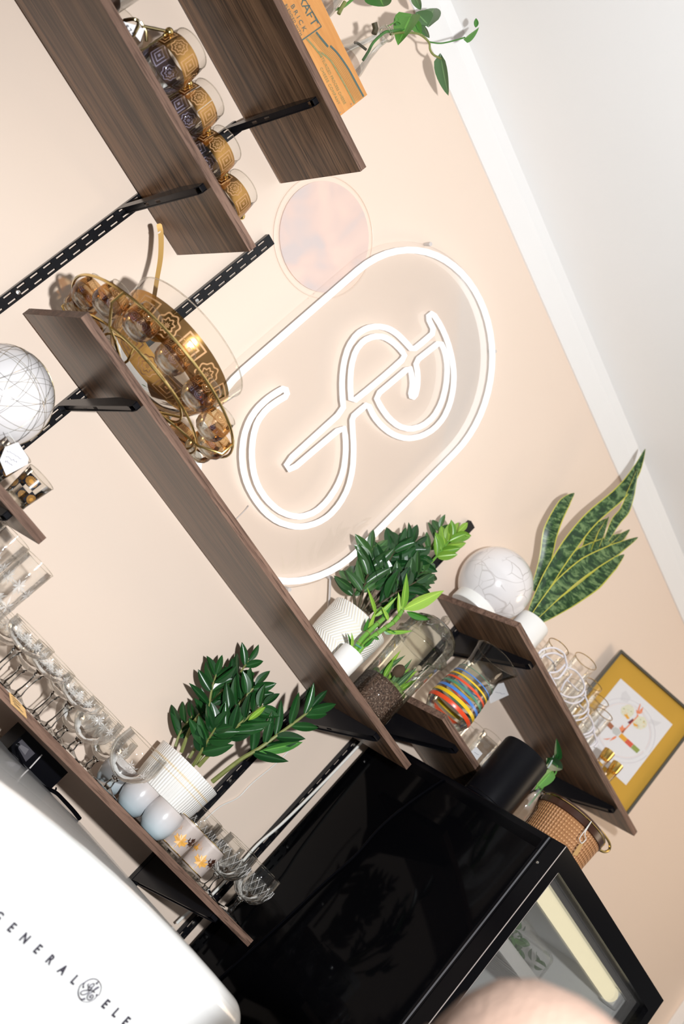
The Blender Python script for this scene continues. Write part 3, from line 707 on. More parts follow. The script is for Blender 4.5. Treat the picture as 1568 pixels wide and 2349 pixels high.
# ------------------------------------------------------------------ shelf A: crate, bottles, vines
cx0, cx1, cyf, cyb, cz1 = -0.02, 0.414, -0.290, -0.125, 2.7625
crate = thing('wooden_crate', 'orange pine crate printed with faded green cheese lettering on the highest shelf', 'crate', ((cx0 + cx1) / 2, (cyf + cyb) / 2, ZA))
MB().box(cx0, cx1, cyf, cyf + 0.009, ZA + 0.0005, cz1).build('front_board', MT['crate'], crate, smooth=False)
MB().box(cx0, cx1, cyb - 0.009, cyb, ZA + 0.0005, cz1).build('back_board', MT['crate'], crate, smooth=False)
for xx in (cx0, cx1 - 0.012): MB().box(xx, xx + 0.012, cyf + 0.009, cyb - 0.009, ZA + 0.0005, cz1 - 0.002).build('end_board', MT['crate'], crate, smooth=False)
MB().box(cx0 + 0.012, cx1 - 0.012, cyf + 0.009, cyb - 0.009, ZA + 0.0005, ZA + 0.007).build('bottom_board', MT['crate'], crate, smooth=False)
def zk(x, y): return at(640 + x * 0.1403, y * 0.1403, cyf - 0.0006)
def ink_text(body, size, x, y, space, mat='inkgreen', xs=1.0):
    text(body, size, MT[mat], crate, zk(x, y), XR, ZU, 'lettering', 0.0002, 'RIGHT', space, 0, xs)
ink_text('KRAFT', 0.0235, 548, 452, 1.0)
ink_text('BRICK', 0.0125, 400, 522, 1.55)
ink_text('BLENDED WITH', 0.0072, 352, 592, 1.15)
ink_text('PASTEURIZED PROCESS CHEESE', 0.0085, 1062, 1712, 1.05, 'inkolive', 0.82)
ink_text('CHEESE COMPANY', 0.0085, 968, 1718, 1.15, 'inkolive', 0.9)
def ink_strip(pts, wd, mat):
    ribbon(spline([zk(*p) for p in pts], 5), wd, 0.0004, (0, -1, 0)).build('printed_line', MT[mat], crate, smooth=False)
ribbon([zk(425, -10), zk(690, 432)], 0.0016, 0.0004, (0, -1, 0)).build('printed_line', MT['inkgreen'], crate, smooth=False)
ribbon([zk(690, 432), zk(362, 665)], 0.0022, 0.0004, (0, -1, 0)).build('printed_line', MT['inkgreen'], crate, smooth=False)
ink_strip([(605, 525), (680, 620), (800, 765)], 0.0042, 'inkgreen')
ink_strip([(835, 750), (960, 880), (1130, 1125), (1270, 1380), (1380, 1580)], 0.0040, 'inkgreen')
ink_strip([(450, 630), (580, 780), (700, 930)], 0.0036, 'inkolive')
ink_strip([(690, 860), (840, 990), (960, 1190), (1080, 1400), (1235, 1690)], 0.0036, 'inkolive')
for i in range(6):
    o_ = 22 * i
    ink_strip([(500 + o_ * 0.9, 580 - o_ * 0.35), (740 + o_ * 0.9, 860 - o_ * 0.5), (900 + o_ * 0.95, 1060 - o_ * 0.55), (1080 + o_ * 0.95, 1330 - o_ * 0.5), (1250 + o_ * 0.95, 1660 - o_ * 0.45)], 0.0004, 'inkolive')
for px, py in ((1000, 1840), (1180, 1700)): MB().sphere(zk(px, py), 0.0012, 8, 6).build('nail', MT['screw'], crate)

def vine_bottle(label, x, y, topz):
    o = thing('glass_bottle', label, 'bottle', (x, y, ZA + 0.0075))
    b = ZA + 0.0075; H = topz - b
    prof = [(0.0001, 0.002), (0.036, 0.002), (0.039, 0.008), (0.039, H * 0.42), (0.034, H * 0.55), (0.022, H * 0.70), (0.0145, H * 0.84), (0.0135, H * 0.95), (0.0165, H * 0.96), (0.0168, H * 0.995), (0.014, H)]
    MB().lathe(prof, (x, y, b), 32).build('bottle_body', MT['glass'], o)
    MB().lathe([(0.0001, 0.006), (0.035, 0.006), (0.0372, 0.012), (0.0372, H * 0.42), (0.032, H * 0.53), (0.0001, H * 0.53)], (x, y, b), 28).build('water', MT['acryl'], o)
    MB().tube(ring((x, y, b), 0.0155, 28, H * 0.975), 0.0022, 8, True).build('lip', MT['stem'], o)
    return o
pb = at(893, 78, -0.20)
b1 = vine_bottle('clear glass bottle in the crate, nearer its right end, holding a trailing vine cutting', pb.x - 0.004, -0.20, pb.z)
pb2 = at(838, -75, -0.20)
b2 = vine_bottle('clear glass bottle in the crate cut off by the top edge of the photo', pb2.x, -0.20, pb2.z)
def zv(x, y, d): return at(740 + x * 0.2423, y * 0.2423, d)
vine = thing('vine_cutting', 'trailing pothos vine cutting with green heart leaves growing out of the right bottle', 'plant', tuple(pb))
MB().tube(spline([zv(380, 570, -0.195), zv(430, 490, -0.195), zv(480, 400, -0.195), zv(580, 310, -0.2), zv(650, 295, -0.2), zv(740, 285, -0.18)]), 0.0030, 8).build('stem', MT['pothos'], vine)
MB().tube(spline([zv(640, 325, -0.2), zv(740, 310, -0.185), zv(900, 320, -0.17), zv(1000, 395, -0.16), zv(1015, 470, -0.155), zv(1050, 520, -0.15), zv(1120, 555, -0.15)]), 0.0024, 8).build('stem', MT['stemg'], vine)
MB().tube(spline([zv(1000, 395, -0.16), zv(1100, 410, -0.16), zv(1200, 395, -0.16), zv(1345, 355, -0.16)]), 0.0016, 8).build('stem', MT['pothos'], vine)
MB().tube(spline([zv(740, 285, -0.18), zv(850, 250, -0.17), zv(870, 215, -0.17), zv(905, 285, -0.165), zv(960, 330, -0.16)]), 0.0014, 8).build('stem', MT['pothos'], vine)
MB().tube(spline([zv(600, 262, -0.2), zv(640, 235, -0.2), zv(690, 205, -0.2)]), 0.0013, 8).build('stem', MT['pothos'], vine)
MB().tube(spline([zv(410, 470, -0.195), zv(330, 410, -0.195), zv(300, 405, -0.195)]), 0.0028, 8).build('root', MT['stemb'], vine)
MB().tube([zv(485, 320, -0.21), zv(500, 270, -0.21), zv(487, 215, -0.21)], 0.0058, 8).build('cut_stub', MT['stemb'], vine)
for b_, t_, wd, y, y2, key, rl in (((830, 165), (708, 398), 190, -0.17, -0.19, ('heart', 'pothos'), 0.5), ((1005, 235), (1050, 50), 170, -0.15, -0.12, ('heart', 'pothosd'), -0.3), ((985, 225), (880, 105), 150, -0.15, -0.13, ('heart', 'pothosd'), 0.3), ((960, 250), (1000, 370), 90, -0.16, -0.15, ('heart', 'pothosd'), 0.8),
                               ((870, 210), (930, 330), 80, -0.165, -0.165, ('heart', 'pothos'), 0.2), ((1120, 553), (1178, 915), 112, -0.15, -0.13, ('heart', 'pothosd'), 0.5), ((1350, 360), (1490, 265), 80, -0.16, -0.16, ('heart', 'pothos'), 0.9), ((1445, 262), (1452, 170), 40, -0.16, -0.16, ('lens', 'pothos'), 0.3), ((690, 205), (735, 240), 30, -0.2, -0.2, ('lens', 'pothos'), 0.4), ((700, 205), (705, 155), 22, -0.2, -0.2, ('lens', 'pothos'), 0.4)):
    p, q = zv(b_[0], b_[1], y), zv(t_[0], t_[1], y2); leaf_obj(key, vine, p, q, wd * 0.2423 * 0.00092 * 1.25, roll=rl)
vine2 = thing('vine_cutting', 'pothos vine cutting with one large dark leaf in the bottle at the top edge', 'plant', tuple(pb2))
MB().tube(spline([zv(120, 90, -0.195), zv(200, 60, -0.195), zv(340, -60, -0.2), zv(420, -140, -0.2), zv(520, -80, -0.18)]), 0.0028, 8).build('stem', MT['pothos'], vine2)
MB().tube(spline([zv(150, 130, -0.205), zv(180, 70, -0.205), zv(210, 20, -0.205)]), 0.0042, 8).build('stem', MT['stemg'], vine2)
leaf_obj(('heart', 'pothos'), vine2, zv(520, -90, -0.17), zv(570, 85, -0.15), 0.058, roll=0.4)
leaf_obj(('heart', 'pothosd'), vine2, zv(870, -50, -0.16), zv(925, 105, -0.14), 0.020, roll=0.3)
MB().tube(spline([zv(520, -90, -0.18), zv(700, -110, -0.17), zv(870, -50, -0.16)]), 0.0018, 8).build('stem', MT['stemg'], vine2)

# ------------------------------------------------------------------ shelf B: jar, bubble-glass rack, tags
jx = at(222, -28, -0.2)
jar = thing('bean_jar', 'glass jar of dark brown beans at the top left corner beside the price tag', 'jar', (jx.x, -0.2, ZB))
MB().lathe([(0.0001, 0.001), (0.046, 0.001), (0.05, 0.006), (0.05, 0.11), (0.04, 0.125), (0.042, 0.14)], (jx.x, -0.2, ZB), 36).build('jar_body', MT['glass'], jar)
MB().lathe([(0.0001, 0.003), (0.0465, 0.003), (0.0475, 0.012), (0.0475, 0.05), (0.03, 0.056), (0.0001, 0.055)], (jx.x, -0.2, ZB), 36).build('beans', MT['beans'], jar, kind='stuff')
MB().lathe([(0.0001, 0.158), (0.04, 0.155), (0.046, 0.148), (0.046, 0.138), (0.043, 0.138)], (jx.x, -0.2, ZB), 32).build('lid', MT['screw'], jar)
balls = [Vector((0.132, -0.283, 2.461)), Vector((0.2185, -0.252, 2.461)), Vector((0.3035, -0.224, 2.461)), Vector((0.3905, -0.195, 2.461)), Vector((0.4775, -0.168, 2.461))]
rack = thing('brass_glass_rack', 'dark brass wire rack with ball finials holding the bubble glasses', 'rack', (0.30, -0.224, ZB))
dv = (balls[4] - balls[0]).normalized(); nv = Vector((-dv.y, dv.x, 0))
for i, b in enumerate(balls):
    MB().sphere(b, 0.0075, 20, 14).build('ball_finial', MT['brass'], rack)
    MB().tube([b, b - Vector((0, 0, 0.0085)), b - Vector((0, 0, 0.055)), b - Vector((0, 0, 0.068)) + nv * 0.01], 0.0017, 8).build('post', MT['bronze'], rack)
    MB().sphere(b - Vector((0, 0, 0.011)), 0.0036, 12, 8).build('collar', MT['brass'], rack)
gd = [b - Vector((0, 0, 0.068)) + nv * 0.01 for b in balls]
MB().tube([gd[0] - dv * 0.012, gd[0], gd[4]], 0.0032, 8).build('lower_rail', MT['bronze'], rack)
MB().tube([gd[0] - dv * 0.012 + nv * 0.085, gd[4] + nv * 0.085], 0.0032, 8).build('lower_rail', MT['bronze'], rack)
for i in range(5): MB().tube([gd[i], gd[i] + nv * 0.085], 0.0028, 8).build('cross_rail', MT['bronze'], rack)
q = [at(262, 18, -0.27), at(300, 40, -0.27), at(318, 52, -0.27), at(306, 84, -0.28), at(300, 95, -0.29), at(310, 95, -0.29)]
MB().tube(spline([at(285, 47, -0.25), at(306, 44, -0.27), at(318, 52, -0.27), at(310, 75, -0.275), at(300, 86, -0.285)], 4), 0.0032, 8).build('handle', MT['bronze'], rack)
MB().tube([at(322, 50, -0.27), at(335, 72, -0.27), at(336, 95, -0.27)], 0.003, 8).build('handle', MT['bronze'], rack)
MB().tube([at(325, 60, -0.27), balls[0]], 0.003, 8).build('handle', MT['bronze'], rack)
bl = ['first', 'second', 'third', 'fourth']
for i in range(4):
    mid = (balls[i] + balls[i + 1]) / 2 + nv * 0.004
    rolypoly('bubble_glass', ['gold-medallion bubble glass nearest the price tag, largest in the brass rack', 'bubble glass with half-bare gold panels, second in the brass rack', 'dark gold bubble glass, third in the brass rack, in front of the upper bracket', 'bubble glass at the right end of the brass rack, last before the bare shelf end'][i], 0.0435, 0.098, (mid.x, mid.y, ZB + 0.008), MT['goldcupg' if i == 1 else 'goldcup'], 'bubble glasses in the brass rack')
mid = at(338, 70, -0.115)
rolypoly('bubble_glass', 'gold-rimmed bubble glass half hidden behind the rack handle and price tag', 0.0435, 0.098, (mid.x - 0.02, -0.10, ZB + 0.008), MT['goldcup'], 'bubble glasses in the brass rack')
tg = thing('price_tag', 'white price tag reading $75 hanging on the brass glass rack', 'tag', tuple(at(292, 66, -0.296)))
def zt(x, y): return (260 + x * 0.1403, y * 0.1403)
card([zt(88, 330), zt(370, 412), zt(275, 640), zt(240, 620)], -0.297).build('card', MT['paper'], tg, smooth=False)
RT = (at(*zt(265, 550), -0.2985) - at(*zt(178, 436), -0.2985)).normalized()
NT_ = Vector((0, -1, 0)); UT = -RT.cross(NT_) if RT.cross(NT_).z < 0 else RT.cross(NT_)
text('$75', 0.0105, MT['ink'], tg, at(*zt(178, 436), -0.2985), RT, UT, 'price', 0.0002, 'LEFT', 1.25)
tg = thing('price_tag', 'small blank white tag hanging beside the $75 tag', 'tag', tuple(at(*zt(440, 540), -0.29)))
card([zt(430, 450), zt(512, 465), zt(440, 680), zt(360, 585)], -0.29).build('card', MT['paper'], tg, smooth=False)
MB().tube([at(*zt(435, 465), -0.2905), at(*zt(420, 330), -0.28)], 0.0006, 5).build('string', MT['cordwhite'], tg)

# ------------------------------------------------------------------ shelf C: punch bowl set
PC = Vector((0.577, -0.236, ZC))
cad = thing('brass_wire_caddy', 'round brass wire caddy around the punch bowl on the long shelf', 'rack', tuple(PC))
MB().tube(ring((PC.x, PC.y, 2.110), 0.2055, 72), 0.0027, 8, True).build('top_rail', MT['brass'], cad)
MB().tube(ring((PC.x, PC.y, 2.0695), 0.150, 64), 0.0024, 8, True).build('lower_rail', MT['brass'], cad)
MB().tube(ring((PC.x, PC.y, 2.0655), 0.159, 64), 0.0024, 8, True).build('lower_rail', MT['brass'], cad)
MB().tube(ring((PC.x, PC.y, 2.086), 0.100, 48), 0.0024, 8, True).build('bowl_ring', MT['brass'], cad)
def pol(r, deg, z): a = math.radians(deg); return Vector((PC.x + r * math.cos(a), PC.y + r * math.sin(a), z))
for a in (-146, -42, 40, 140):
    MB().tube([pol(0.066, a, ZC + 0.0027), pol(0.12, a, 2.0625), pol(0.165, a, 2.064), pol(0.205, a, 2.083), pol(0.2055, a, 2.110)], 0.0026, 8).build('upright', MT['brass'], cad)
    MB().tube([pol(0.066, a, ZC + 0.0027), pol(0.075, a + 6, 2.068), pol(0.100, a + 8, 2.086)], 0.0024, 8).build('strut', MT['brass'], cad)
bowl = thing('punch_bowl', 'large glass punch bowl with black and gold medallion band on the long shelf', 'bowl', (PC.x, PC.y, 2.0885))
bz = 2.074
bprof = [(0.0001, 0.0), (0.05, 0.001), (0.080, 0.010), (0.105, 0.032), (0.121, 0.062), (0.130, 0.096), (0.135, 0.131)]
MB().lathe(bprof, (PC.x, PC.y, bz), 64).build('bowl_body', MT['goldbowl'], bowl)
MB().tube(ring((PC.x, PC.y, bz), 0.135, 72, 0.131), 0.0014, 8, True).build('rim', MT['stem'], bowl)
cup0 = rolypoly('punch_cup', 'small gold-band cup held on the wall side of the caddy, behind the punch bowl', 0.0295, 0.053, (PC.x + 0.172 * math.cos(math.radians(-81)), PC.y + 0.172 * math.sin(math.radians(-81)), 2.0745), MT['goldpunch'], 'cups around the punch bowl')
names = {0: 'small gold-band cup hanging at the front of the caddy, second from its right end', 1: 'small gold-band cup at the right front of the caddy beside the bent brass corner', 2: 'small gold-band cup at the far right end of the caddy, near the neon ring',
         -1: 'small gold-band cup at the front centre of the caddy under the bowl medallions', -2: 'small gold-band cup at the left front of the caddy, in front of the ladle', -3: 'small gold-band cup at the left of the caddy crossed by the bent brass corner', -4: 'small gold-band cup at the far left end of the caddy, nearest the wall shadow'}
back = cup0['label']
for k in range(-6, 8):
    a = math.radians(-81 + 25.714 * k); L_ = names.get(k, 'small gold-band cup on the wall side of the caddy, %s from its right end' % {3: 'second', 4: 'third', 5: 'fourth', 6: 'fifth', 7: 'sixth', -6: 'seventh', -5: 'eighth'}.get(k, ''))
    if k == 0: cup0['label'] = L_
    else: copy_tree(cup0, (PC.x + 0.172 * math.cos(a), PC.y + 0.172 * math.sin(a), 2.0745), L_)
lad = thing('gold_ladle', 'flat gold ladle handle sticking up out of the punch bowl', 'ladle', tuple(at(345, 700, -0.2)))
lp = spline([at(364, 513, -0.095), at(369, 540, -0.10), at(368, 590, -0.115), at(360, 640, -0.14), at(352, 690, -0.18), at(346, 725, -0.21)], 5)
ribbon(lp, [0.006] + [0.0105] * 4 + [0.0105 - 0.004 * i / (len(lp) - 5) for i in range(len(lp) - 5)], 0.0016, (CAM - lp[0])).build('handle', MT['ladle'], lad)
p = at(365, 533, -0.0975) + (CAM - lp[0]).normalized() * 0.0012
MB().sphere(p, 0.0017, 10, 8, (1, 0.4, 2.4)).build('hanging_hole', MT['wall'], lad)
MB().lathe([(0.0001, 0.0), (0.018, 0.004), (0.027, 0.014), (0.029, 0.024)], lp[-1] + Vector((0.02, -0.01, -0.03)), 24).build('ladle_cup', MT['ladle'], lad)

# ------------------------------------------------------------------ shelf C: plants and jar
pc_ = at(824, 1424, -0.13)
plC = thing('potted_zz_plant', 'bushy zz plant with lime tips in a white chevron-textured pot beside the neon sign', 'plant', (pc_.x, -0.13, ZC))
bp = (pc_.x, -0.13, ZC); hp = pc_.z - ZC
MB().lathe([(0.0001, 0.0), (0.060, 0.0), (0.066, 0.004), (0.0735, hp * 0.6), (0.0755, hp * 0.97), (0.0755, hp), (0.0715, hp), (0.069, hp * 0.85), (0.0001, hp * 0.85)], bp, 48).build('pot', MT['potC'], plC)
MB().lathe([(0.0001, hp * 0.9), (0.0685, hp * 0.88)], bp, 24).build('soil', MT['soil'], plC)
def zp(x, y, d): return at(780 + x * 0.2041, 1180 + y * 0.2041, d)
for i, (pts, key, n, L, wd, sm) in enumerate((
    ([(170, 1070, -0.12), (150, 900, -0.10), (130, 760, -0.09), (160, 680, -0.08)], ('lens', 'zzmid'), 4, 0.052, 0.024, 'stemb'),
    ([(200, 1080, -0.13), (260, 850, -0.12), (330, 600, -0.10), (350, 400, -0.09)], ('lens', 'zzmid'), 6, 0.062, 0.026, 'stemb'),
    ([(240, 1080, -0.13), (400, 800, -0.13), (560, 500, -0.11), (650, 330, -0.10)], ('lens', 'zz'), 7, 0.062, 0.024, 'stemb'),
    ([(230, 1100, -0.10), (380, 760, -0.09), (540, 600, -0.08), (720, 400, -0.08), (830, 330, -0.08)], ('lens', 'zz'), 7, 0.058, 0.022, 'stemb'),
    ([(280, 1090, -0.13), (520, 800, -0.13), (720, 600, -0.12), (880, 470, -0.11)], ('lens', 'zz'), 8, 0.064, 0.026, 'stemb'),
    ([(300, 1110, -0.14), (600, 860, -0.15), (800, 730, -0.15), (950, 640, -0.14)], ('lens', 'zzmid'), 7, 0.058, 0.028, 'stemb'),
    ([(310, 1120, -0.15), (600, 900, -0.18), (850, 760, -0.18)], ('lens', 'zz'), 6, 0.060, 0.024, 'stemb'),
    ([(300, 1090, -0.12), (700, 800, -0.11), (940, 620, -0.10), (1120, 430, -0.10), (1230, 290, -0.10), (1320, 200, -0.10)], ('lens', 'zzlite'), 6, 0.050, 0.021, 'bamboo'),
    ([(300, 1090, -0.12), (760, 700, -0.07), (980, 430, -0.06), (1080, 250, -0.06), (1120, 150, -0.06)], ('lens', 'zzmid'), 3, 0.046, 0.018, 'stemg'))):
    zz_stem(plC, [zp(*q) for q in pts], 0.0042, n, L, wd, key, 0.55 if i in (7, 8) else 0.3, 20 + i, sm)
for a, b, wd, y in (((880, 800), (1070, 670), 0.024, -0.16), ((700, 1040), (640, 720), 0.012, -0.17)):
    leaf_obj(('lens', 'zzmid'), plC, zp(*a, y), zp(*b, y - 0.01), wd * 1.1)

sp_ = at(*zo(475, 680, 0.2232, 700, 1350), -0.245)
bam = thing('lucky_bamboo', 'lucky bamboo stalks with lime green leaves in a small white ribbed pot', 'plant', (sp_.x, -0.245, ZC))
bb = (sp_.x, -0.245, ZC)
MB().lathe([(0.0001, 0.0), (0.0255, 0.0), (0.0285, 0.004), (0.0295, 0.03), (0.0295, 0.057), (0.028, 0.060), (0.0262, 0.058), (0.026, 0.048), (0.0001, 0.048)], bb, 40, ripple=(36, 0.008)).build('pot', MT['white_cer'], bam)
def zb(x, y, d): return at(700 + x * 0.2232, 1350 + y * 0.2232, d)
for pts, r in (([(500, 640, -0.245), (580, 520, -0.24), (700, 400, -0.235), (805, 308, -0.23)], 0.0062), ([(540, 660, -0.25), (620, 560, -0.25), (700, 490, -0.25), (800, 420, -0.245), (900, 350, -0.24), (960, 280, -0.235), (1000, 210, -0.23)], 0.0058), ([(560, 600, -0.24), (640, 500, -0.22), (700, 290, -0.2), (780, 200, -0.19)], 0.0045)):
    C_ = spline([zb(*q) for q in pts], 6); st = MB().tube(C_, r, 10, taper=r * 0.85).build('stalk', MT['bamboo'], bam)
    for k in range(4, len(C_) - 1, 5): MB().tube([C_[k], C_[k].lerp(C_[k + 1], 0.25)], r * 1.12, 10).build('node_ring', MT['stemg'], st)
MB().tube([zb(515, 575, -0.247) , zb(575, 612, -0.256)], 0.0022, 8).build('green_tie', MT['green'], bam)
for b_, t_, wd, d, key, rl in (((1005, 215), (1440, 20), 0.030, -0.22, 'bleaf', 0.2), ((1000, 210), (1045, -150), 0.017, -0.23, 'bleaf', 0.3), ((960, 270), (960, 40), 0.014, -0.23, 'bleaf', 0.5), ((1040, 235), (1290, 330), 0.017, -0.23, 'bleafd', 0.4), ((1080, 260), (1280, 300), 0.024, -0.2, 'bleafd', 0.8), ((830, 440), (1110, 440), 0.011, -0.25, 'bleaf', 0.4), ((800, 420), (930, 460), 0.016, -0.24, 'bleafd', 0.5),
                           ((700, 490), (760, 530), 0.008, -0.255, 'bleafd', 0.2), ((600, 600), (720, 500), 0.008, -0.26, 'bleafd', 0.4), ((470, 610), (480, 455), 0.009, -0.25, 'bleaf', 0.7), ((455, 605), (440, 460), 0.008, -0.23, 'bleafd', 0.9), ((700, 290), (950, 85), 0.012, -0.21, 'bleaf', 0.6), ((720, 270), (640, -10), 0.010, -0.2, 'bleaf', 0.4), ((780, 330), (900, 80), 0.014, -0.22, 'bleafd', 0.3), ((640, 420), (720, 250), 0.010, -0.22, 'bleaf', 0.4), ((600, 440), (650, 310), 0.010, -0.22, 'bleafd', 0.4), ((850, 330), (790, 190), 0.010, -0.235, 'bleaf', 0.5), ((880, 340), (1000, 250), 0.013, -0.24, 'bleafd', 0.4)):
    leaf_obj(('lance', key), bam, zb(*b_, d), zb(*t_, d + random.uniform(-0.02, 0.02)), wd, roll=rl)

jc = at(845, 1616, -0.222); jz = at(1017, 1431, -0.222).z
ter = thing('terrarium_jar', 'lidded glass jar terrarium with brown soil and moss on the long shelf', 'jar', (jc.x, -0.222, ZC))
jb = (jc.x, -0.222, ZC); H = jz - ZC
MB().lathe([(0.0001, 0.006), (0.054, 0.006), (0.0585, 0.012), (0.0590, 0.08), (0.0605, 0.14), (0.0630, 0.18), (0.066, 0.205)], jb, 56, ripple=(16, 0.004)).build('jar_body', MT['jarg'], ter)
MB().lathe([(0.0001, 0.0), (0.064, 0.0), (0.065, 0.004), (0.058, 0.010), (0.0001, 0.008)], jb, 40).build('jar_foot', MT['jarg'], ter)
lid = MB().lathe([(0.066, 0.206), (0.0735, 0.207), (0.0745, 0.214), (0.068, 0.220), (0.066, 0.225), (0.067, 0.245), (0.058, 0.266), (0.038, 0.280), (0.012, 0.286), (0.008, 0.290), (0.0001, 0.290)], jb, 56, ripple=(14, 0.012)).build('lid', MT['jarg'], ter)
MB().lathe([(0.0001, 0.0)] + [(0.0115 * math.sin(PI * i / 10), 0.0115 - 0.0115 * math.cos(PI * i / 10)) for i in range(1, 10)] + [(0.0001, 0.023)], (jc.x, -0.222, ZC + 0.288), 12).build('knob', MT['facet'], lid, smooth=False)
MB().lathe([(0.0001, 0.008), (0.0545, 0.008), (0.0565, 0.014), (0.0572, 0.078), (0.050, 0.086), (0.0001, 0.080)], jb, 40).build('soil', MT['soil'], ter, kind='stuff')
rg = random.Random(4)
for i in range(40):
    a, rr = rg.uniform(0, 2 * PI), rg.uniform(0.005, 0.042); q = Vector((jc.x + rr * math.cos(a), -0.222 + rr * math.sin(a), ZC + rg.uniform(0.082, 0.098)))
    MB().sphere(q, rg.uniform(0.005, 0.010), 8, 6).build('moss_tuft', MT['moss'], ter)
for i in range(30):
    a, rr = rg.uniform(0, 2 * PI), rg.uniform(0.0, 0.036); q = Vector((jc.x + rr * math.cos(a), -0.222 + rr * math.sin(a), ZC + 0.088))
    leaf_obj(('lance', 'bleaf' if i % 2 else 'pothosd'), ter, q, q + Vector((rg.uniform(-0.016, 0.016), rg.uniform(-0.016, 0.016), rg.uniform(0.03, 0.085))), 0.012)
q = Vector((jc.x - 0.012, -0.235, ZC + 0.125))
MB().sphere(q, 0.014, 12, 8, (1, 1, 1.3)).build('pine_cone', MT['cone'], ter)
for dx, dz in ((0.0, 0.0), (0.012, -0.004), (0.006, 0.010)):
    MB().sphere((jc.x + 0.03 + dx, -0.225, ZC + 0.165 + dz), 0.007, 10, 8).build('pebble', MT['pebble'], ter)

# ------------------------------------------------------------------ shelf D
def globe(label, loc, r, zshelf, mat):
    o = thing('glass_globe', label, 'globe lamp shade', (loc[0], loc[1], zshelf))
    a0 = math.asin(min(0.9, 0.62)); zc = loc[2]
    prof = [(r * math.sin(a0 + (PI - a0) * i / 26), -r * math.cos(a0 + (PI - a0) * i / 26)) for i in range(27)]; prof[-1] = (0.0001, r)
    MB().lathe(prof, loc, 56).build('globe', mat, o)
    rn = r * 0.62; zb_ = zshelf - zc
    MB().lathe([(0.0001, zb_), (rn * 1.0, zb_), (rn * 1.03, zb_ + 0.003), (rn * 1.02, zb_ + 0.012), (rn * 1.01, prof[0][1] + 0.002)], loc, 48).build('neck', MT['white_cer'], o)
    return o
gD = at(0, 909.5, -0.17)
globe('large white glass globe wrapped in thin gold hair lines at the left edge', (gD.x, -0.17, gD.z + 0.002), 0.090, ZD, MT['string'])
g0 = [o for o in bpy.data.objects if o.name == 'glass_globe'][0]; rg = random.Random(11); hl = MB(); gc = Vector((gD.x, -0.17, gD.z + 0.002))
for i in range(34):
    nrm_ = Vector((rg.gauss(0, 1), rg.gauss(0, 1), rg.gauss(0, 1))).normalized(); hgt = rg.uniform(-0.6, 0.8) * 0.09; rr_ = math.sqrt(0.0903 ** 2 - hgt ** 2); e1 = nrm_.orthogonal().normalized(); e2 = nrm_.cross(e1)
    hl.tube([p_ for p_ in (gc + nrm_ * hgt + (e1 * math.cos(k * PI / 24) + e2 * math.sin(k * PI / 24)) * rr_ for k in range(48)) if True], 0.00030, 4, True)
hl.v = [v_ if (v_.z > gc.z - 0.072) else gc + (v_ - gc) * 0.97 for v_ in hl.v]
hl.build('hair_lines', MT['bronze'], g0, kind='stuff')
for i, (px, lab) in enumerate((((47, 1028), 'black and gold sunburst shot glass with a white handwritten tag'), ((93, 1096), 'black and gold sunburst shot glass at the right end of the small left shelf'))):
    p = at(*px, -0.255); tumbler('shot_glass', lab, (p.x, -0.255, ZD), 0.0225, 0.0285, 0.066, MT['sunburst'], 'sunburst shot glasses', 0.012)
tg = thing('price_tag', 'white handwritten tag tied to the left sunburst shot glass', 'tag', tuple(at(30, 1040, -0.289)))
def z4(x, y): return (x * 0.3189, 950 + y * 0.3189)
card([z4(38, 235), z4(130, 203), z4(205, 315), z4(200, 360), z4(45, 442), z4(-2, 330)], -0.2895).build('card', MT['paper'], tg, smooth=False)
for i, (a, b) in enumerate(((z4(50, 262), z4(155, 322)), (z4(45, 300), z4(120, 350)), (z4(40, 335), z4(90, 372)))): scribble(tg, a, b, -0.2902, 14, 3.2, MT['inkgrey'], 0.0004, i)
MB().tube([at(*z4(125, 225), -0.2898), at(*z4(60, 130), -0.28)], 0.0005, 5).build('string', MT['cordwhite'], tg)

# ------------------------------------------------------------------ shelf E: tall cut glasses, goblets, tumblers
for x, lab in ((0.728, 'tall cut-glass tumbler nearest the viewer under the end of the small left shelf'), (0.660, 'tall cut-glass tumbler just left of the front one, cut off by the left edge'), (0.600, 'tall cut-glass tumbler hidden mostly outside the left edge')):
    tumbler('tall_cut_glass', lab, (x, -0.205, ZE), 0.0280, 0.0325, 0.190, MT['etched'], 'tall cut glasses', 0.014)
t = NT('etched_frost'); MT['frostcut'] = t.surf(t.mixs(0.55, t.n('BsdfDiffuse', {0: (0.78, 0.75, 0.73, 1)}).outputs[0], t.n('BsdfTransparent').outputs[0]))
def etch(parent, x, y, z, R, size, n, petals=8, dz=0.0, name='etched_stars'):
    vs, fs = [], []
    for k in range(n):
        a0 = 2 * PI * (k + (0.5 if dz else 0)) / n
        for j in range(petals):
            th = 2 * PI * j / petals; L_ = size * (1.0 if j % 2 == 0 else 0.7)
            q = [(0, 0), (L_ * 0.5, size * 0.13), (L_, 0), (L_ * 0.5, -size * 0.13)]; b = len(vs)
            for u, v in q:
                uu, vv = u * math.cos(th) - v * math.sin(th), u * math.sin(th) + v * math.cos(th); r = R(z + dz + vv) + 0.0004; a = a0 + uu / r
                vs.append((x + r * math.cos(a), y + r * math.sin(a), z + dz + vv))
            fs.append((b, b + 1, b + 2, b + 3))
    MB().add(vs, fs).build(name, MT['frostcut'], parent, smooth=False, kind='stuff')
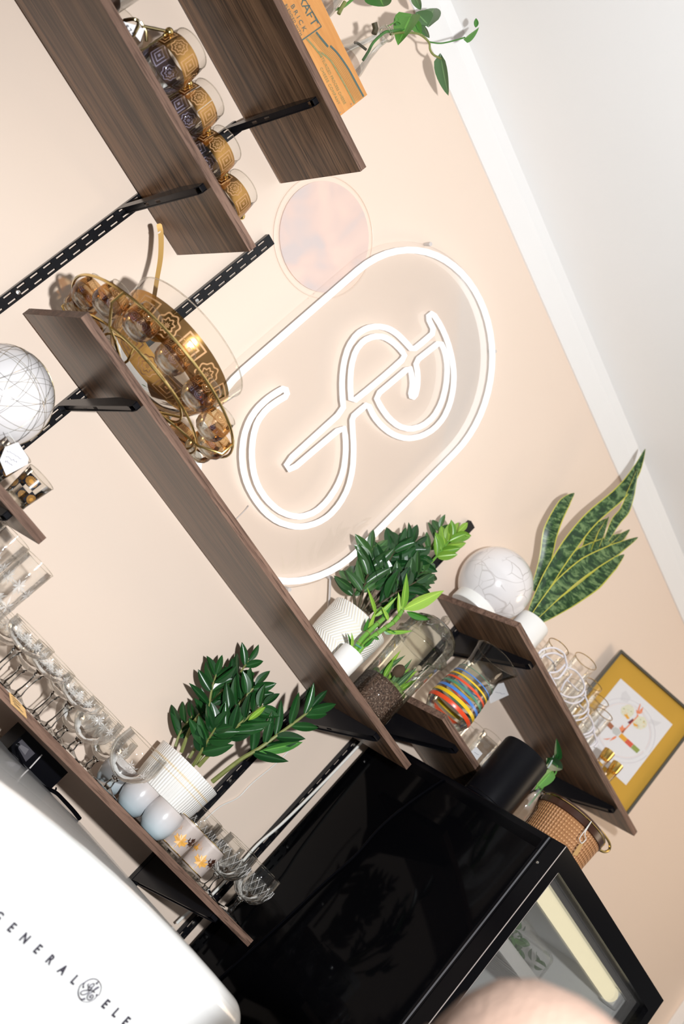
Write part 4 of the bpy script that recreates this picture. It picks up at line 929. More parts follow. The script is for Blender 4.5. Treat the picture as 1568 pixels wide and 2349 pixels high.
def bowl_r(z0_, k, rim, R, belly=1.0):
    hb = rim - k; P = [(0.0, 0.0001), (0.03, 0.28), (0.14, 0.62), (0.34, 0.88 * belly), (0.58, belly), (0.82, 1 + (belly - 1) * 0.5), (1.0, 1.0)]
    def f(z):
        h = min(1, max(0, (z - z0_ - k) / hb))
        for (a, ra), (b, rb) in zip(P, P[1:]):
            if a <= h <= b: return R * (ra + (rb - ra) * (h - a) / (b - a))
        return R
    return f
for o in [q for q in bpy.data.objects if q.name.startswith('tall_cut_glass')]:
    l = o.location; fr_ = lambda z: 0.0280 + (0.0325 - 0.0280) * (z - ZE - 0.017) / 0.173
    etch(o, l.x, l.y, ZE + 0.135, fr_, 0.017, 7); etch(o, l.x, l.y, ZE + 0.095, fr_, 0.020, 7, 6, 0.001); etch(o, l.x, l.y, ZE + 0.05, fr_, 0.020, 7)
gob = [((0.797, -0.262), 0.061, 0.100, 0.047, 'tall-stemmed etched coupe at the left edge above the kraft tag, front row'),
       ((0.880, -0.225), 0.061, 0.100, 0.0475, 'tall-stemmed etched coupe, second in the front row, left of the black box'),
       ((0.970, -0.225), 0.062, 0.100, 0.0470, 'tall-stemmed etched coupe, third in the front row, directly above the black box'),
       ((0.820, -0.105), 0.050, 0.100, 0.0460, 'etched coupe at the far left of the back row by the wall'),
       ((0.908, -0.105), 0.050, 0.100, 0.0460, 'etched coupe in the back row, between the second and third front coupes'),
       ((0.998, -0.105), 0.060, 0.100, 0.0440, 'tall-stemmed etched coupe in the back row, behind the third front coupe')]
for (x, y), kn, rim, R, lab in gob:
    o = goblet(lab, (x, y, ZE), 0.031, kn, rim, R, 'etched coupes on the lowest shelf', MT['etched'], MT['clear'])
    etch(o, x, y, ZE + rim - 0.017, bowl_r(ZE, kn, rim, R), 0.0115, 12); etch(o, x, y, ZE + rim - 0.024, bowl_r(ZE, kn, rim, R), 0.008, 12, 6, 0.0001)
for (x, y), kn, rim, R, lab in [((1.062, -0.185), 0.031, 0.105, 0.0435, 'short-stemmed round wine glass just right of the tall etched coupes'), ((1.086, -0.075), 0.031, 0.105, 0.0430, 'short-stemmed wine glass in the back row nearest the wall'),
                                ((1.178, -0.092), 0.031, 0.105, 0.0430, 'short-stemmed wine glass in the back row left of the white plant pot'), ((1.136, -0.256), 0.030, 0.113, 0.0500, 'large round short-stemmed wine glass in front of the pearl tumblers')]:
    o = goblet(lab, (x, y, ZE), 0.032, kn, rim, R, 'short-stemmed wine glasses', MT['glass'] if R > 0.049 else MT['etched'], MT['clear'], belly=1.06)
    if R < 0.049: etch(o, x, y, ZE + rim - 0.026, bowl_r(ZE, kn, rim, R, 1.06), 0.013, 9)
    else: etch(o, x, y, ZE + rim - 0.050, bowl_r(ZE, kn, rim, R, 1.06), 0.010, 9, 6)
kt = thing('kraft_tag', 'brown kraft paper tag leaning on the front of the goblet shelf at left', 'tag', tuple(at(40, 1630, -0.3052)))
def z0(x, y): return (x * 0.1913, 1400 + y * 0.1913)
card([z0(105, 975), z0(205, 1070), z0(300, 1180), z0(325, 1302), z0(180, 1165), z0(130, 1120)], -0.3052).build('card', MT['kraft'], kt, smooth=False)
for i, (a, b) in enumerate(((z0(140, 1030), z0(245, 1125)), (z0(150, 1060), z0(245, 1150)), (z0(155, 1085), z0(240, 1175)), (z0(170, 1120), z0(280, 1225)))): scribble(kt, a, b, -0.3060, 22, 1.1, MT['ink'], 0.0003, 10 + i)
MB().tube([at(*z0(115, 985), -0.3054), at(*z0(40, 920), -0.29)], 0.0006, 5).build('string', MT['cordwhite'], kt)
for px, y, lab in (((308, 1837), -0.205, 'pearly blue-white round tumbler in the middle of its trio, behind the front one'), ((362, 1887), -0.262, 'pearly blue-white round tumbler at the front, beside the leaf tumblers'), ((250, 1795), -0.135, 'pearly blue-white round tumbler farthest back, behind the large wine glass')):
    p = at(*px, y); R = 0.0375; o = thing('pearl_tumbler', lab, 'glass', (p.x, y, ZE), 'pearl lustre tumblers')
    MB().lathe([(0.0001, 0.001), (0.018, 0.0), (0.0235, 0.002), (0.031, 0.013), (0.0362, 0.028), (R, 0.040), (0.0365, 0.052), (0.0335, 0.066), (0.0325, 0.066), (0.035, 0.05), (0.034, 0.03), (0.0001, 0.008)], (p.x, y, ZE), 44).build('bowl', MT['pearl'], o)
    MB().tube(ring((p.x, y, ZE), 0.033, 44, 0.066), 0.0008, 6, True).build('rim', MT['stem'], o)
def maple(c, r, z, a, s, parent, mat):
    """leaf decal on a cylinder of radius r"""
    prof = [(0.03, -1.0), (0.05, -0.5), (0.50, -0.62), (0.40, -0.36), (0.95, -0.10), (0.80, 0.05), (0.90, 0.40), (0.55, 0.30), (0.42, 0.22), (0.46, 0.62), (0.26, 0.50), (0.0, 1.0)]
    prof = prof + [(-x, y) for x, y in reversed(prof[:-1])]
    vs = [(c[0] + (r + 0.0005) * math.cos(a), c[1] + (r + 0.0005) * math.sin(a), z)]
    for x, y in prof:
        aa = a + x * s / r; vs.append((c[0] + (r + 0.0005) * math.cos(aa), c[1] + (r + 0.0005) * math.sin(aa), z + y * s))
    n = len(prof)
    MB().add(vs, [(0, 1 + i, 1 + (i + 1) % n) for i in range(n)]).build('leaf_decal', mat, parent, smooth=False)
for (x, y), lab in (((1.368, -0.232), 'frosted tumbler with gold maple leaves, the left one of two'), ((1.431, -0.248), 'frosted tumbler with gold maple leaves, the right one beside the cut crystal')):
    o = tumbler('maple_leaf_tumbler', lab, (x, y, ZE), 0.0275, 0.0305, 0.076, MT['frost'], 'maple leaf tumblers', 0.013, rimmat=MT['brass'])
    MB().lathe([(0.0278, 0.0115), (0.0284, 0.0125), (0.0279, 0.0135)], (x, y, ZE), 36).build('amber_line', MT['brass'], o)
    av = math.atan2(CAM.y - y, CAM.x - x)
    for k, (da, dz, s, mt) in enumerate(((0.15, 0.034, 0.0175, 'mapleleaf'), (-0.85, 0.052, 0.0155, 'mapleleaf'), (0.95, 0.046, 0.0140, 'leather'), (2.2, 0.04, 0.014, 'mapleleaf'), (-2.3, 0.04, 0.014, 'mapleleaf'))): maple((x, y), 0.029, ZE + dz, av + da, s, o, MT[mt])
for (x, y), lab in (((1.508, -0.232), 'cut-crystal goblet left of the front-right one, behind the leaf tumblers'), ((1.600, -0.235), 'cut-crystal goblet at the right end of the lowest shelf'), ((1.482, -0.105), 'cut-crystal goblet by the wall, right of the white plant pot'), ((1.570, -0.115), 'cut-crystal goblet in the back row behind the other two')):
    o = goblet(lab, (x, y, ZE), 0.036, 0.042, 0.120, 0.041, 'cut crystal goblets', MT['glass'], MT['crystal'], belly=1.05)
    cl = MB(); fb = bowl_r(ZE, 0.042, 0.120, 0.0425, 1.05)
    for k in range(18):
        for sg_ in (-1, 1):
            cl.tube([(x + (fb(ZE + zz) + 0.002) * math.cos(2 * PI * k / 18 + sg_ * (zz - 0.046) * 11), y + (fb(ZE + zz) + 0.002) * math.sin(2 * PI * k / 18 + sg_ * (zz - 0.046) * 11), ZE + zz) for zz in (0.046, 0.052, 0.059, 0.067, 0.076, 0.086, 0.097)], 0.0005, 4)
    cl.build('cut_lines', MT['frostcut'], o, kind='stuff')
    # diamond cuts: a faceted shell over the lower bowl
    prof = [(0.012, 0.0425), (0.020, 0.0445), (0.028, 0.050), (0.034, 0.056), (0.0385, 0.063), (0.0408, 0.070), (0.0422, 0.077), (0.0428, 0.084), (0.0430, 0.091), (0.0428, 0.098)]
    sg = 40; vs = []; fs = []
    for j in range(sg):
        for i, (r, z) in enumerate(prof):
            a = 2 * PI * (j + (0.5 if i % 2 else 0)) / sg; rr = r + (0.0016 if (i + j) % 2 else 0.0003)
            vs.append((x + rr * math.cos(a), y + rr * math.sin(a), ZE + z))
    n_ = len(prof)
    for j in range(sg):
        for i in range(n_ - 1):
            a, b, c_, d = j * n_ + i, ((j + 1) % sg) * n_ + i, ((j + 1) % sg) * n_ + i + 1, j * n_ + i + 1
            fs += [(a, b, d), (b, c_, d)] if i % 2 == 0 else [(a, b, c_), (a, c_, d)]
    MB().add(vs, fs).build('diamond_cuts', MT['crystal'], o, smooth=False)

pe = at(435, 1760, -0.112)
plE = thing('potted_zz_plant', 'dark green zz plant in a white ribbed pot with gold lines on the lowest shelf', 'plant', (pe.x, -0.112, ZE))
be = (pe.x, -0.112, ZE); hp = pe.z - ZE
MB().lathe([(0.0001, 0.0), (0.058, 0.0), (0.064, 0.004), (0.077, hp * 0.6), (0.082, hp * 0.97), (0.082, hp), (0.078, hp), (0.075, hp * 0.85), (0.0001, hp * 0.85)], be, 56).build('pot', MT['potE'], plE)
MB().lathe([(0.0001, hp * 0.9), (0.0745, hp * 0.88)], be, 24).build('soil', MT['soil'], plE)
def ze(x, y, d): return at(x * 0.4464, 1400 + y * 0.4464, d)
for i, (pts, n, L, wd, r) in enumerate((
    ([(930, 730, -0.09), (1000, 570, -0.085), (1120, 440, -0.08), (1210, 350, -0.075), (1275, 260, -0.07)], 6, 0.056, 0.021, 0.0045),
    ([(970, 760, -0.10), (1050, 620, -0.09), (1085, 420, -0.08), (1110, 330, -0.07)], 6, 0.058, 0.019, 0.004),
    ([(1000, 790, -0.12), (1130, 620, -0.13), (1230, 480, -0.13), (1310, 390, -0.13)], 7, 0.060, 0.024, 0.005),
    ([(1020, 800, -0.13), (1160, 650, -0.16), (1260, 560, -0.17), (1350, 490, -0.17)], 6, 0.060, 0.022, 0.005),
    ([(990, 800, -0.14), (1060, 680, -0.17), (1110, 600, -0.19)], 5, 0.058, 0.024, 0.004),
    ([(1090, 880, -0.14), (1230, 770, -0.17), (1330, 710, -0.19), (1440, 630, -0.20), (1560, 540, -0.20), (1600, 500, -0.20)], 6, 0.066, 0.021, 0.0055),
    ([(900, 700, -0.07), (930, 620, -0.06), (990, 540, -0.05)], 4, 0.052, 0.019, 0.0035))):
    zz_stem(plE, [ze(*q) for q in pts], r, n, L, wd, ('lens', 'zz'), 0.34, 50 + i, 'stemg')
leaf_obj(('lens', 'zzlite'), plE, ze(1275, 565, -0.18), ze(1365, 495, -0.18), 0.013)
leaf_obj(('lens', 'pothos'), plE, ze(1330, 725, -0.205), ze(1560, 680, -0.215), 0.022, roll=0.3)

# ------------------------------------------------------------------ shelf G: pitcher, glasses, tags
pg = at(1030, 1627, -0.222); px_, py_ = pg.x, -0.222
pit = thing('glass_pitcher', 'clear glass pitcher with red, yellow, blue and green stripes', 'pitcher', (px_, py_, ZG))
def prr(h): # radius of the pitcher wall at height h
    K = [(0.0, 0.046), (0.012, 0.048), (0.03, 0.058), (0.045, 0.0625), (0.10, 0.0580), (0.135, 0.0535), (0.165, 0.0490), (0.178, 0.0478), (0.195, 0.0500), (0.225, 0.0560)]
    for (a, ra), (b, rb) in zip(K, K[1:]):
        if a <= h <= b: return ra + (rb - ra) * (h - a) / (b - a)
    return K[-1][1]
prof = [(0.0001, 0.005), (0.042, 0.004)] + [(prr(h), h) for h in (0.01, 0.02, 0.03, 0.045, 0.07, 0.10, 0.12, 0.135, 0.15, 0.165, 0.178, 0.19, 0.205, 0.225)]
m = MB().lathe(prof, (px_, py_, ZG), 56)
av = -0.45
for i, v_ in enumerate(m.v):         # pinched pouring spout
    h = v_.z - ZG
    if h > 0.18:
        a = math.atan2(v_.y - py_, v_.x - px_); k = math.exp(-((a - av + PI) % (2 * PI) - PI) ** 2 / 0.30) * (h - 0.18) / 0.045
        v_.x += math.cos(av) * 0.020 * k; v_.y += math.sin(av) * 0.020 * k; v_.z += 0.006 * k
m.build('pitcher_body', MT['jarg'], pit)
rimp = []
for i in range(64):
    a = 2 * PI * i / 64; k = math.exp(-((a - av + PI) % (2 * PI) - PI) ** 2 / 0.30); r_ = prr(0.225)
    rimp.append((px_ + r_ * math.cos(a) + math.cos(av) * 0.020 * k, py_ + r_ * math.sin(a) + math.sin(av) * 0.020 * k, ZG + 0.225 + 0.006 * k))
MB().tube(rimp, 0.0013, 6, True).build('rim', MT['stem'], pit)
MB().lathe([(0.0001, 0.0), (0.043, 0.0), (0.046, 0.003), (0.046, 0.010), (0.0001, 0.009)], (px_, py_, ZG), 40).build('thick_base', MT['stem'], pit)
for z_, wd, c in ((0.043, 0.0100, 'red'), (0.060, 0.0092, 'yellow'), (0.0755, 0.0075, 'blue'), (0.0905, 0.0068, 'green'), (0.104, 0.0058, 'red'), (0.117, 0.0046, 'yellow'), (0.130, 0.0030, 'blue'), (0.146, 0.0013, 'green')):
    a, b = z_ - wd / 2, z_ + wd / 2
    MB().lathe([(prr(a) + 0.0002, a), (prr(a) + 0.0010, a), (prr(z_) + 0.0011, z_), (prr(b) + 0.0010, b), (prr(b) + 0.0002, b)], (px_, py_, ZG), 56).build('stripe', MT[c], pit, label=c + ' painted stripe')
for px, y, r, h, lab in (((1078, 1690), -0.165, 0.030, 0.105, 'small clear tumbler right behind the striped pitcher'), ((1112, 1712), -0.150, 0.031, 0.135, 'clear tumbler between the pitcher and the black canister'), ((1090, 1740), -0.255, 0.027, 0.075, 'low cut-glass tumbler with a white tag beside the black canister')):
    p = at(*px, y); tumbler('clear_tumbler', lab, (p.x, y, ZG), r * 0.92, r, h, MT['etched'], 'clear tumblers on the short shelf', 0.010)
def z2(x, y): return (940 + x * 0.1658, 1420 + y * 0.1658)
tg = thing('price_tag', 'white card tag behind the rim of the striped pitcher', 'tag', tuple(at(*z2(1210, 1030), -0.13)))
card([z2(1040, 940), z2(1295, 880), z2(1365, 1052), z2(1110, 1170)], -0.13).build('card', MT['paper'], tg, smooth=False)
scribble(tg, z2(1180, 1010), z2(1310, 1040), -0.1306, 10, 1.5, MT['inkgrey'], 0.0005, 3)
tg = thing('price_tag', 'small white tag on the front of the short shelf beside the black canister', 'tag', tuple(at(*z2(915, 1870), -0.292)))
card([z2(915, 1765), z2(1002, 1862), z2(905, 1975), z2(830, 1850)], -0.292).build('card', MT['paper'], tg, smooth=False)
scribble(tg, z2(890, 1840), z2(950, 1880), -0.2926, 8, 1.2, MT['inkgrey'], 0.0004, 5)

# ------------------------------------------------------------------ shelf F: globe, snake plant, glass rack, gold cups, print
gF = at(1130, 1338, -0.105)
globe('white crackle-glazed glass globe on the far shelf beside the snake plant', (gF.x + 0.008, -0.105, gF.z + 0.006), 0.0975, ZF, MT['crackle'])
sx = at(*zo(698, 1083, 0.3941, 950, 1000), -0.17)
snk = thing('snake_plant', 'snake plant with yellow-edged banded blades in a white pot', 'plant', (sx.x, -0.17, ZF))
hs = sx.z - ZF
MB().lathe([(0.0001, 0.0), (0.040, 0.0), (0.0445, 0.004), (0.0455, hs * 0.5), (0.0455, hs - 0.006), (0.0435, hs), (0.0405, hs - 0.002), (0.040, hs * 0.8), (0.0001, hs * 0.8)], (sx.x, -0.17, ZF), 44).build('pot', MT['white_cer'], snk)
MB().lathe([(0.0001, hs * 0.88), (0.0395, hs * 0.86)], (sx.x, -0.17, ZF), 24).build('soil', MT['soil'], snk)
def z8(x, y): return (950 + x * 0.3941, 1000 + y * 0.3941)
blades = (([(690, 900), (760, 720), (795, 550), (870, 395), (930, 332)], (30, 75, 92, 70, 3), -0.12, -0.10, 0.2), ([(680, 1020), (780, 830), (900, 640), (1030, 480), (1200, 330), (1290, 200), (1343, 75)], (40, 80, 95, 90, 85, 55, 3), -0.155, -0.13, 0.1),
          ([(1115, 610), (1170, 500), (1225, 430), (1260, 330), (1300, 190)], (30, 60, 62, 50, 4), -0.15, -0.16, -0.5), ([(1000, 660), (1025, 590), (1060, 530), (1120, 480)], (60, 66, 50, 3), -0.13, -0.12, 0.5),
          ([(680, 1030), (820, 830), (960, 700), (1110, 620), (1200, 570)], (45, 85, 90, 60, 4), -0.15, -0.14, -0.2), ([(700, 1050), (850, 880), (1000, 755), (1160, 665), (1300, 590)], (45, 95, 105, 80, 4), -0.18, -0.17, 0.25),
          ([(725, 1075), (880, 970), (1030, 860), (1140, 755), (1220, 690)], (45, 90, 105, 80, 4), -0.19, -0.20, 0.35), ([(1140, 640), (1200, 590), (1252, 545)], (40, 48, 4), -0.13, -0.12, 0.3), ([(1060, 640), (1090, 560), (1130, 470)], (36, 40, 3), -0.14, -0.13, -0.3))
for pts, wd, y0, y1, rl in blades:
    n = len(pts); P = [at(*z8(*q), y0 + (y1 - y0) * i / (n - 1)) for i, q in enumerate(pts)]
    C_ = spline(P, 6); vs, fs, uv = [], [], []; N = len(C_)
    for i, p in enumerate(C_):
        k = i / (N - 1) * (n - 1); a = min(int(k), n - 2); ww = (wd[a] + (wd[a + 1] - wd[a]) * (k - a)) * 0.3941 * 0.00114 / 2
        tn = (C_[min(i + 1, N - 1)] - C_[max(i - 1, 0)]).normalized(); vw = (CAM - p).normalized(); s = tn.cross(vw).normalized(); u_ = s.cross(tn)
        for a_ in (-1, -0.55, 0, 0.55, 1): vs.append(p + s * (ww * a_) + u_ * (abs(a_) * ww * 0.30 + a_ * ww * rl)); uv.append((0.5 + a_ / 2, i / (N - 1)))
    for i in range(N - 1):
        for j in range(4): fs.append((i * 5 + j, i * 5 + j + 1, i * 5 + j + 6, i * 5 + j + 5))
    MB().add(vs, fs, uv).build('leaf', MT['snake'], snk)
def z3(x, y): return (1200 + x * 0.1533, 1440 + y * 0.1533)
wr = thing('white_wire_rack', 'white looping wire rack in front of the gold-rimmed glasses on the far shelf', 'rack', (2.0, -0.265, ZF))
def zw(pts, y): return [at(*z3(*q), y) for q in pts]
for pts, y in (([(225, 390), (290, 330), (450, 300), (595, 375), (630, 470), (645, 590), (540, 740), (450, 760)], -0.262), ([(265, 455), (330, 400), (470, 380), (595, 440)], -0.25), ([(625, 545), (515, 652), (385, 672)], -0.25), ([(640, 590), (770, 640), (860, 740), (912, 860), (908, 930), (860, 1000), (760, 1042), (640, 1030), (555, 985)], -0.262), ([(925, 940), (920, 1020), (860, 1092), (760, 1130), (680, 1122), (610, 1090)], -0.25),
               ([(915, 1010), (965, 1140), (950, 1220), (880, 1290), (735, 1322)], -0.262), ([(975, 1210), (960, 1290), (890, 1360), (775, 1390)], -0.25), ([(965, 1290), (1035, 1420), (1040, 1500), (980, 1570), (890, 1600)], -0.262), ([(1060, 1490), (1050, 1570), (990, 1615), (915, 1642)], -0.25), ([(1050, 1560), (1090, 1680), (1060, 1740), (985, 1785)], -0.262), ([(1100, 1640), (1110, 1720), (1060, 1790)], -0.25), ([(320, 405), (440, 510), (480, 640)], -0.2), ([(590, 710), (690, 820), (830, 950)], -0.2), ([(720, 690), (620, 810), (560, 940)], -0.2), ([(800, 1110), (900, 1220)], -0.2), ([(390, 690), (480, 860)], -0.255)):
    MB().tube(spline(zw(pts, y), 5), 0.0026, 8).build('wire_loop', MT['wirewhite'], wr)
gl = [((527, 282), -0.195, 0.031, 'gold-rimmed clear tumbler next to the snake plant pot'), ((930, 500), -0.17, 0.034, 'etched gold-rimmed tumbler second from the snake plant'), ((1050, 850), -0.15, 0.027, 'gold-rimmed clear tumbler overlapping the left edge of the framed print'), ((1150, 1080), -0.165, 0.027, 'gold-rimmed tumbler in front of the top of the flower print'), ((1210, 1290), -0.19, 0.026, 'gold-rimmed tumbler in front of the lower left of the flower print'),
      ((560, 620), -0.215, 0.028, 'low tumbler inside the first white wire loop'), ((830, 880), -0.215, 0.030, 'low tumbler inside the second white wire loop'), ((930, 1200), -0.215, 0.029, 'low tumbler inside the third white wire loop'), ((1010, 1480), -0.215, 0.028, 'low tumbler inside the fourth white wire loop')]
for q, y, r, lab in gl:
    p = at(*z3(*q), y); tumbler('gold_rim_tumbler', lab, (p.x, y, ZF), r * 0.85, r, max(0.04, p.z - ZF), MT['etched'] if 'etched' in lab or 'low' in lab else MT['glass'], 'tumblers on the far shelf', 0.008, rimmat=MT['goldrim'] if 'gold-rim' in lab else None, rimr=0.0012)
for q, lab in (((1290, 1850), 'small mirror-gold cup on the far shelf, the left of two'), ((1415, 2040), 'small mirror-gold cup on the far shelf, the right one near the frame corner')):
    p = at(*z3(*q), -0.258); h = p.z - ZF; o = thing('gold_cup', lab, 'cup', (p.x, -0.258, ZF), 'gold cups')
    MB().lathe([(0.0001, 0.004), (0.011, 0.004), (0.0125, h * 0.3), (0.0145, h * 0.62)], (p.x, -0.258, ZF), 32).build('clear_bowl', MT['glass'], o)
    MB().lathe([(0.0145, h * 0.62), (0.0162, h * 0.8), (0.0165, h), (0.0155, h), (0.0150, h * 0.8)], (p.x, -0.258, ZF), 36).build('gold_band', MT['goldrim'], o)
    MB().lathe([(0.0001, 0.0), (0.015, 0.0), (0.0155, 0.002), (0.006, 0.005), (0.0001, 0.005)], (p.x, -0.258, ZF), 28).build('foot', MT['stem'], o)

al = math.radians(42)
pic = thing('framed_print', 'framed flower-and-circle print with mustard mat standing diagonally on the far shelf', 'picture', (2.287, -0.021, ZF + 0.0005), rotz=-al)
PW, PH = 0.309, 0.417; fw = 0.008
def pbox(name, x0, x1, z0, z1, y0, y1, mat): return MB().box(x0, x1, y0, y1, z0, z1).build(name, mat, pic, smooth=False, world=False)
pbox('frame_side', 0, fw, 0, PH, -0.016, 0.0, MT['frame']); pbox('frame_side', PW - fw, PW, 0, PH, -0.016, 0.0, MT['frame'])
pbox('frame_side', fw, PW - fw, 0, fw, -0.016, 0.0, MT['frame']); pbox('frame_side', fw, PW - fw, PH - fw, PH, -0.016, 0.0, MT['frame'])
pbox('backing', fw, PW - fw, fw, PH - fw, -0.004, -0.001, MT['frame'])
pbox('mustard_mat', fw, PW - fw, fw, PH - fw, -0.0065, -0.004, MT['mustard'])
u0, u1, w0, w1 = 0.054, 0.256, 0.102, 0.346
pbox('print_sheet', u0, u1, w0, w1, -0.0072, -0.0066, MT['paper'])
def uw(x, y):      # zoomed print coordinates -> (u, w) on the sheet
    ax, ay = 540.0, 405.0; e1 = (795.0, 710.0); e2 = (-685.0, 975.0); dx, dy = x - ax, y - ay
    det = e1[0] * e2[1] - e1[1] * e2[0]; a = (dx * e2[1] - dy * e2[0]) / det; b = (e1[0] * dy - e1[1] * dx) / det
    return u0 + a * (u1 - u0), w1 - b * (w1 - w0)
def pshape(name, pts, mat, y):
    P = [uw(*p) for p in pts]; MB().prism([(a, y, b) for a, b in P], (0, 0.0002, 0)).build(name, mat, pic, smooth=False, world=False)
def mk(n, c): MT[n] = plain(n, c, 0.7); return MT[n]
mk('p_brown', (0.36, 0.13, 0.06)); mk('p_grey', (0.52, 0.52, 0.50)); mk('p_orange', (0.75, 0.36, 0.03)); mk('p_red', (0.66, 0.10, 0.05)); mk('p_olive', (0.27, 0.32, 0.07)); mk('p_pale', (0.70, 0.68, 0.52)); mk('p_coral', (0.78, 0.24, 0.11)); mk('p_ring', (0.62, 0.57, 0.60)); mk('p_pink', (0.86, 0.66, 0.60)); mk('p_dk', (0.20, 0.03, 0.04)); mk('p_shade', (0.66, 0.64, 0.65))
cu, cw = uw(610, 1240)
for r_u, mt, th in ((0.096, 'p_ring', 0.0005), (0.084, 'p_ring', 0.0004), (0.080, 'p_pink', 0.0005)):
    pts = []
    for i in range(56):
        a = 2 * PI * i / 56; x, z = cu + r_u * math.cos(a), cw + r_u * math.sin(a)
        if u0 + 0.001 < x < u1 - 0.001: pts.append((x, -0.0076, z))
    MB().tube(pts, th, 5).build('printed_ring', MT[mt], pic, world=False)
pshape('colour_block', [(385, 1105), (455, 1180), (412, 1240), (335, 1160)], MT['p_brown'], -0.0078)
pshape('colour_block', [(470, 1190), (530, 1220), (560, 1280), (500, 1335), (440, 1290), (425, 1230)], MT['p_grey'], -0.0077)
pshape('colour_block', [(570, 1285), (660, 1370), (615, 1425), (522, 1340)], MT['p_orange'], -0.0078)
pshape('colour_block', [(662, 1370), (752, 1450), (705, 1510), (615, 1428)], MT['p_red'], -0.0078)
pshape('colour_block', [(755, 1452), (850, 1540), (800, 1592), (710, 1510)], MT['p_olive'], -0.0078)
def blossom(x, y, r, seed):
    rg = random.Random(seed)
    pts = [(x + r * (0.85 + 0.25 * rg.random()) * math.cos(2 * PI * i / 18), y + r * (0.85 + 0.25 * rg.random()) * math.sin(2 * PI * i / 18)) for i in range(18)]
    pshape('printed_blossom', pts, MT['p_pale'], -0.0077)
    for k in range(26):
        a, rr = rg.uniform(0, 2 * PI), rg.uniform(0.2, 0.95) * r; px, py = x + rr * math.cos(a), y + rr * math.sin(a); e = rg.uniform(6, 14)
        pshape('printed_fleck', [(px - e, py), (px, py - e * 0.7), (px + e, py), (px, py + e * 0.7)], MT[rg.choice(('p_olive', 'p_grey', 'p_orange', 'p_pink', 'p_pale'))], -0.0079)
blossom(655, 930, 105, 3); blossom(835, 1110, 110, 5)
pshape('printed_petal', [(600, 990), (640, 980), (690, 1050), (650, 1060)], MT['p_orange'], -0.0080); pshape('printed_petal', [(735, 1115), (800, 1140), (810, 1175), (750, 1160)], MT['p_orange'], -0.0080)
pshape('printed_stem', [(735, 1045), (745, 1075), (690, 1140), (655, 1110)], MT['p_dk'], -0.0081)
for pts, mt in (([(560, 1270), (600, 1230), (680, 1140), (790, 1010), (800, 960), (820, 1000), (720, 1120), (620, 1240), (585, 1290)], 'p_coral'), ([(790, 960), (780, 900), (800, 920), (840, 800), (850, 810), (825, 920), (890, 850), (870, 950), (940, 920), (830, 970)], 'p_coral'), ([(560, 1270), (530, 1190), (550, 1200), (580, 1150), (600, 1200), (640, 1200), (590, 1290)], 'p_coral'), ([(500, 1345), (470, 1380), (390, 1420), (440, 1360), (360, 1400), (290, 1390), (420, 1370), (480, 1335)], 'p_coral'), ([(540, 760), (560, 640), (620, 600), (700, 720), (650, 790)], 'p_shade'), ([(980, 1100), (1000, 1040), (1080, 1070), (1170, 1090), (1080, 1150)], 'p_shade')):
    pshape('printed_mark', pts, MT[mt], -0.00795 if mt == 'p_coral' else -0.0074)

# ------------------------------------------------------------------ black display cooler and the things on it
X0, X1, YF, YB, ZT = 1.770, 2.424, -0.672, -0.03, 2.113
coo = thing('display_cooler', 'tall glossy black display cooler with a lit glass door at lower right', 'cooler', ((X0 + X1) / 2, -0.35, 0.0))
MB().rbox(X0, X0 + 0.028, -0.618, YB, 0.06, ZT - 0.012, 0.003, 2).build('side_panel', MT['gloss_black'], coo)
MB().rbox(X1 - 0.028, X1, -0.618, YB, 0.06, ZT - 0.012, 0.003, 2).build('side_panel', MT['gloss_black'], coo)
MB().rbox(X0, X1, -0.622, YB, ZT - 0.040, ZT, 0.003, 2).build('top_panel', MT['satin_black'], coo)
MB().box(X0 + 0.028, X1 - 0.028, -0.05, YB, 0.06, ZT - 0.04).build('back_panel', MT['satin_black'], coo, smooth=False)
MB().box(X0, X1, -0.618, YB, 0.0, 0.06).build('plinth', MT['satin_black'], coo, smooth=False)
MB().box(X0 + 0.001, X0 + 0.008, -0.632, -0.616, 0.06, ZT - 0.001).build('corner_strip', MT['satin_black'], coo, smooth=False)
ln = MB(); xi0, xi1 = X0 + 0.029, X1 - 0.029
ln.box(xi0, xi0 + 0.004, -0.612, -0.06, 0.12, 2.062).box(xi1 - 0.004, xi1, -0.612, -0.06, 0.12, 2.062).box(xi0, xi1, -0.062, -0.056, 0.12, 2.062).box(xi0, xi1, -0.612, -0.06, 2.058, 2.070).box(xi0, xi1, -0.612, -0.06, 0.115, 0.122)
ln.build('interior_liner', MT['liner'], coo, smooth=False)
MB().prism([(xi0 + 0.03, -0.34, 2.058), (xi0 + 0.03, -0.30, 2.015), (xi0 + 0.03, -0.07, 2.005), (xi0 + 0.03, -0.07, 2.058)], (xi1 - xi0 - 0.09, 0, 0)).build('evaporator_cover', MT['liner'], coo, smooth=False)
dr = MB(); DY0, DY1 = YF, -0.634
dr.box(X0, X0 + 0.032, DY0, DY1, 0.08, ZT - 0.001).box(X1 - 0.032, X1, DY0, DY1, 0.08, ZT - 0.001).box(X0 + 0.032, X1 - 0.032, DY0, DY1, ZT - 0.048, ZT - 0.001).box(X0 + 0.032, X1 - 0.032, DY0, DY1, 0.08, 0.14)
door = dr.build('door', MT['satin_black'], coo, smooth=False)
MB().box(X0 + 0.0005, X0 + 0.004, -0.628, -0.624, 0.08, ZT - 0.003).box(X0 + 0.0005, X0 + 0.003, -0.6385, -0.6355, 0.08, ZT - 0.003).build('gasket_highlight', MT['seal_highlight'], door, smooth=False)  # grey strips in the door groove, standing in for its edge highlights
MB().box(X0 + 0.032, X1 - 0.032, -0.660, -0.655, 0.14, ZT - 0.048).build('door_glass', MT['acryl'], door, smooth=False)
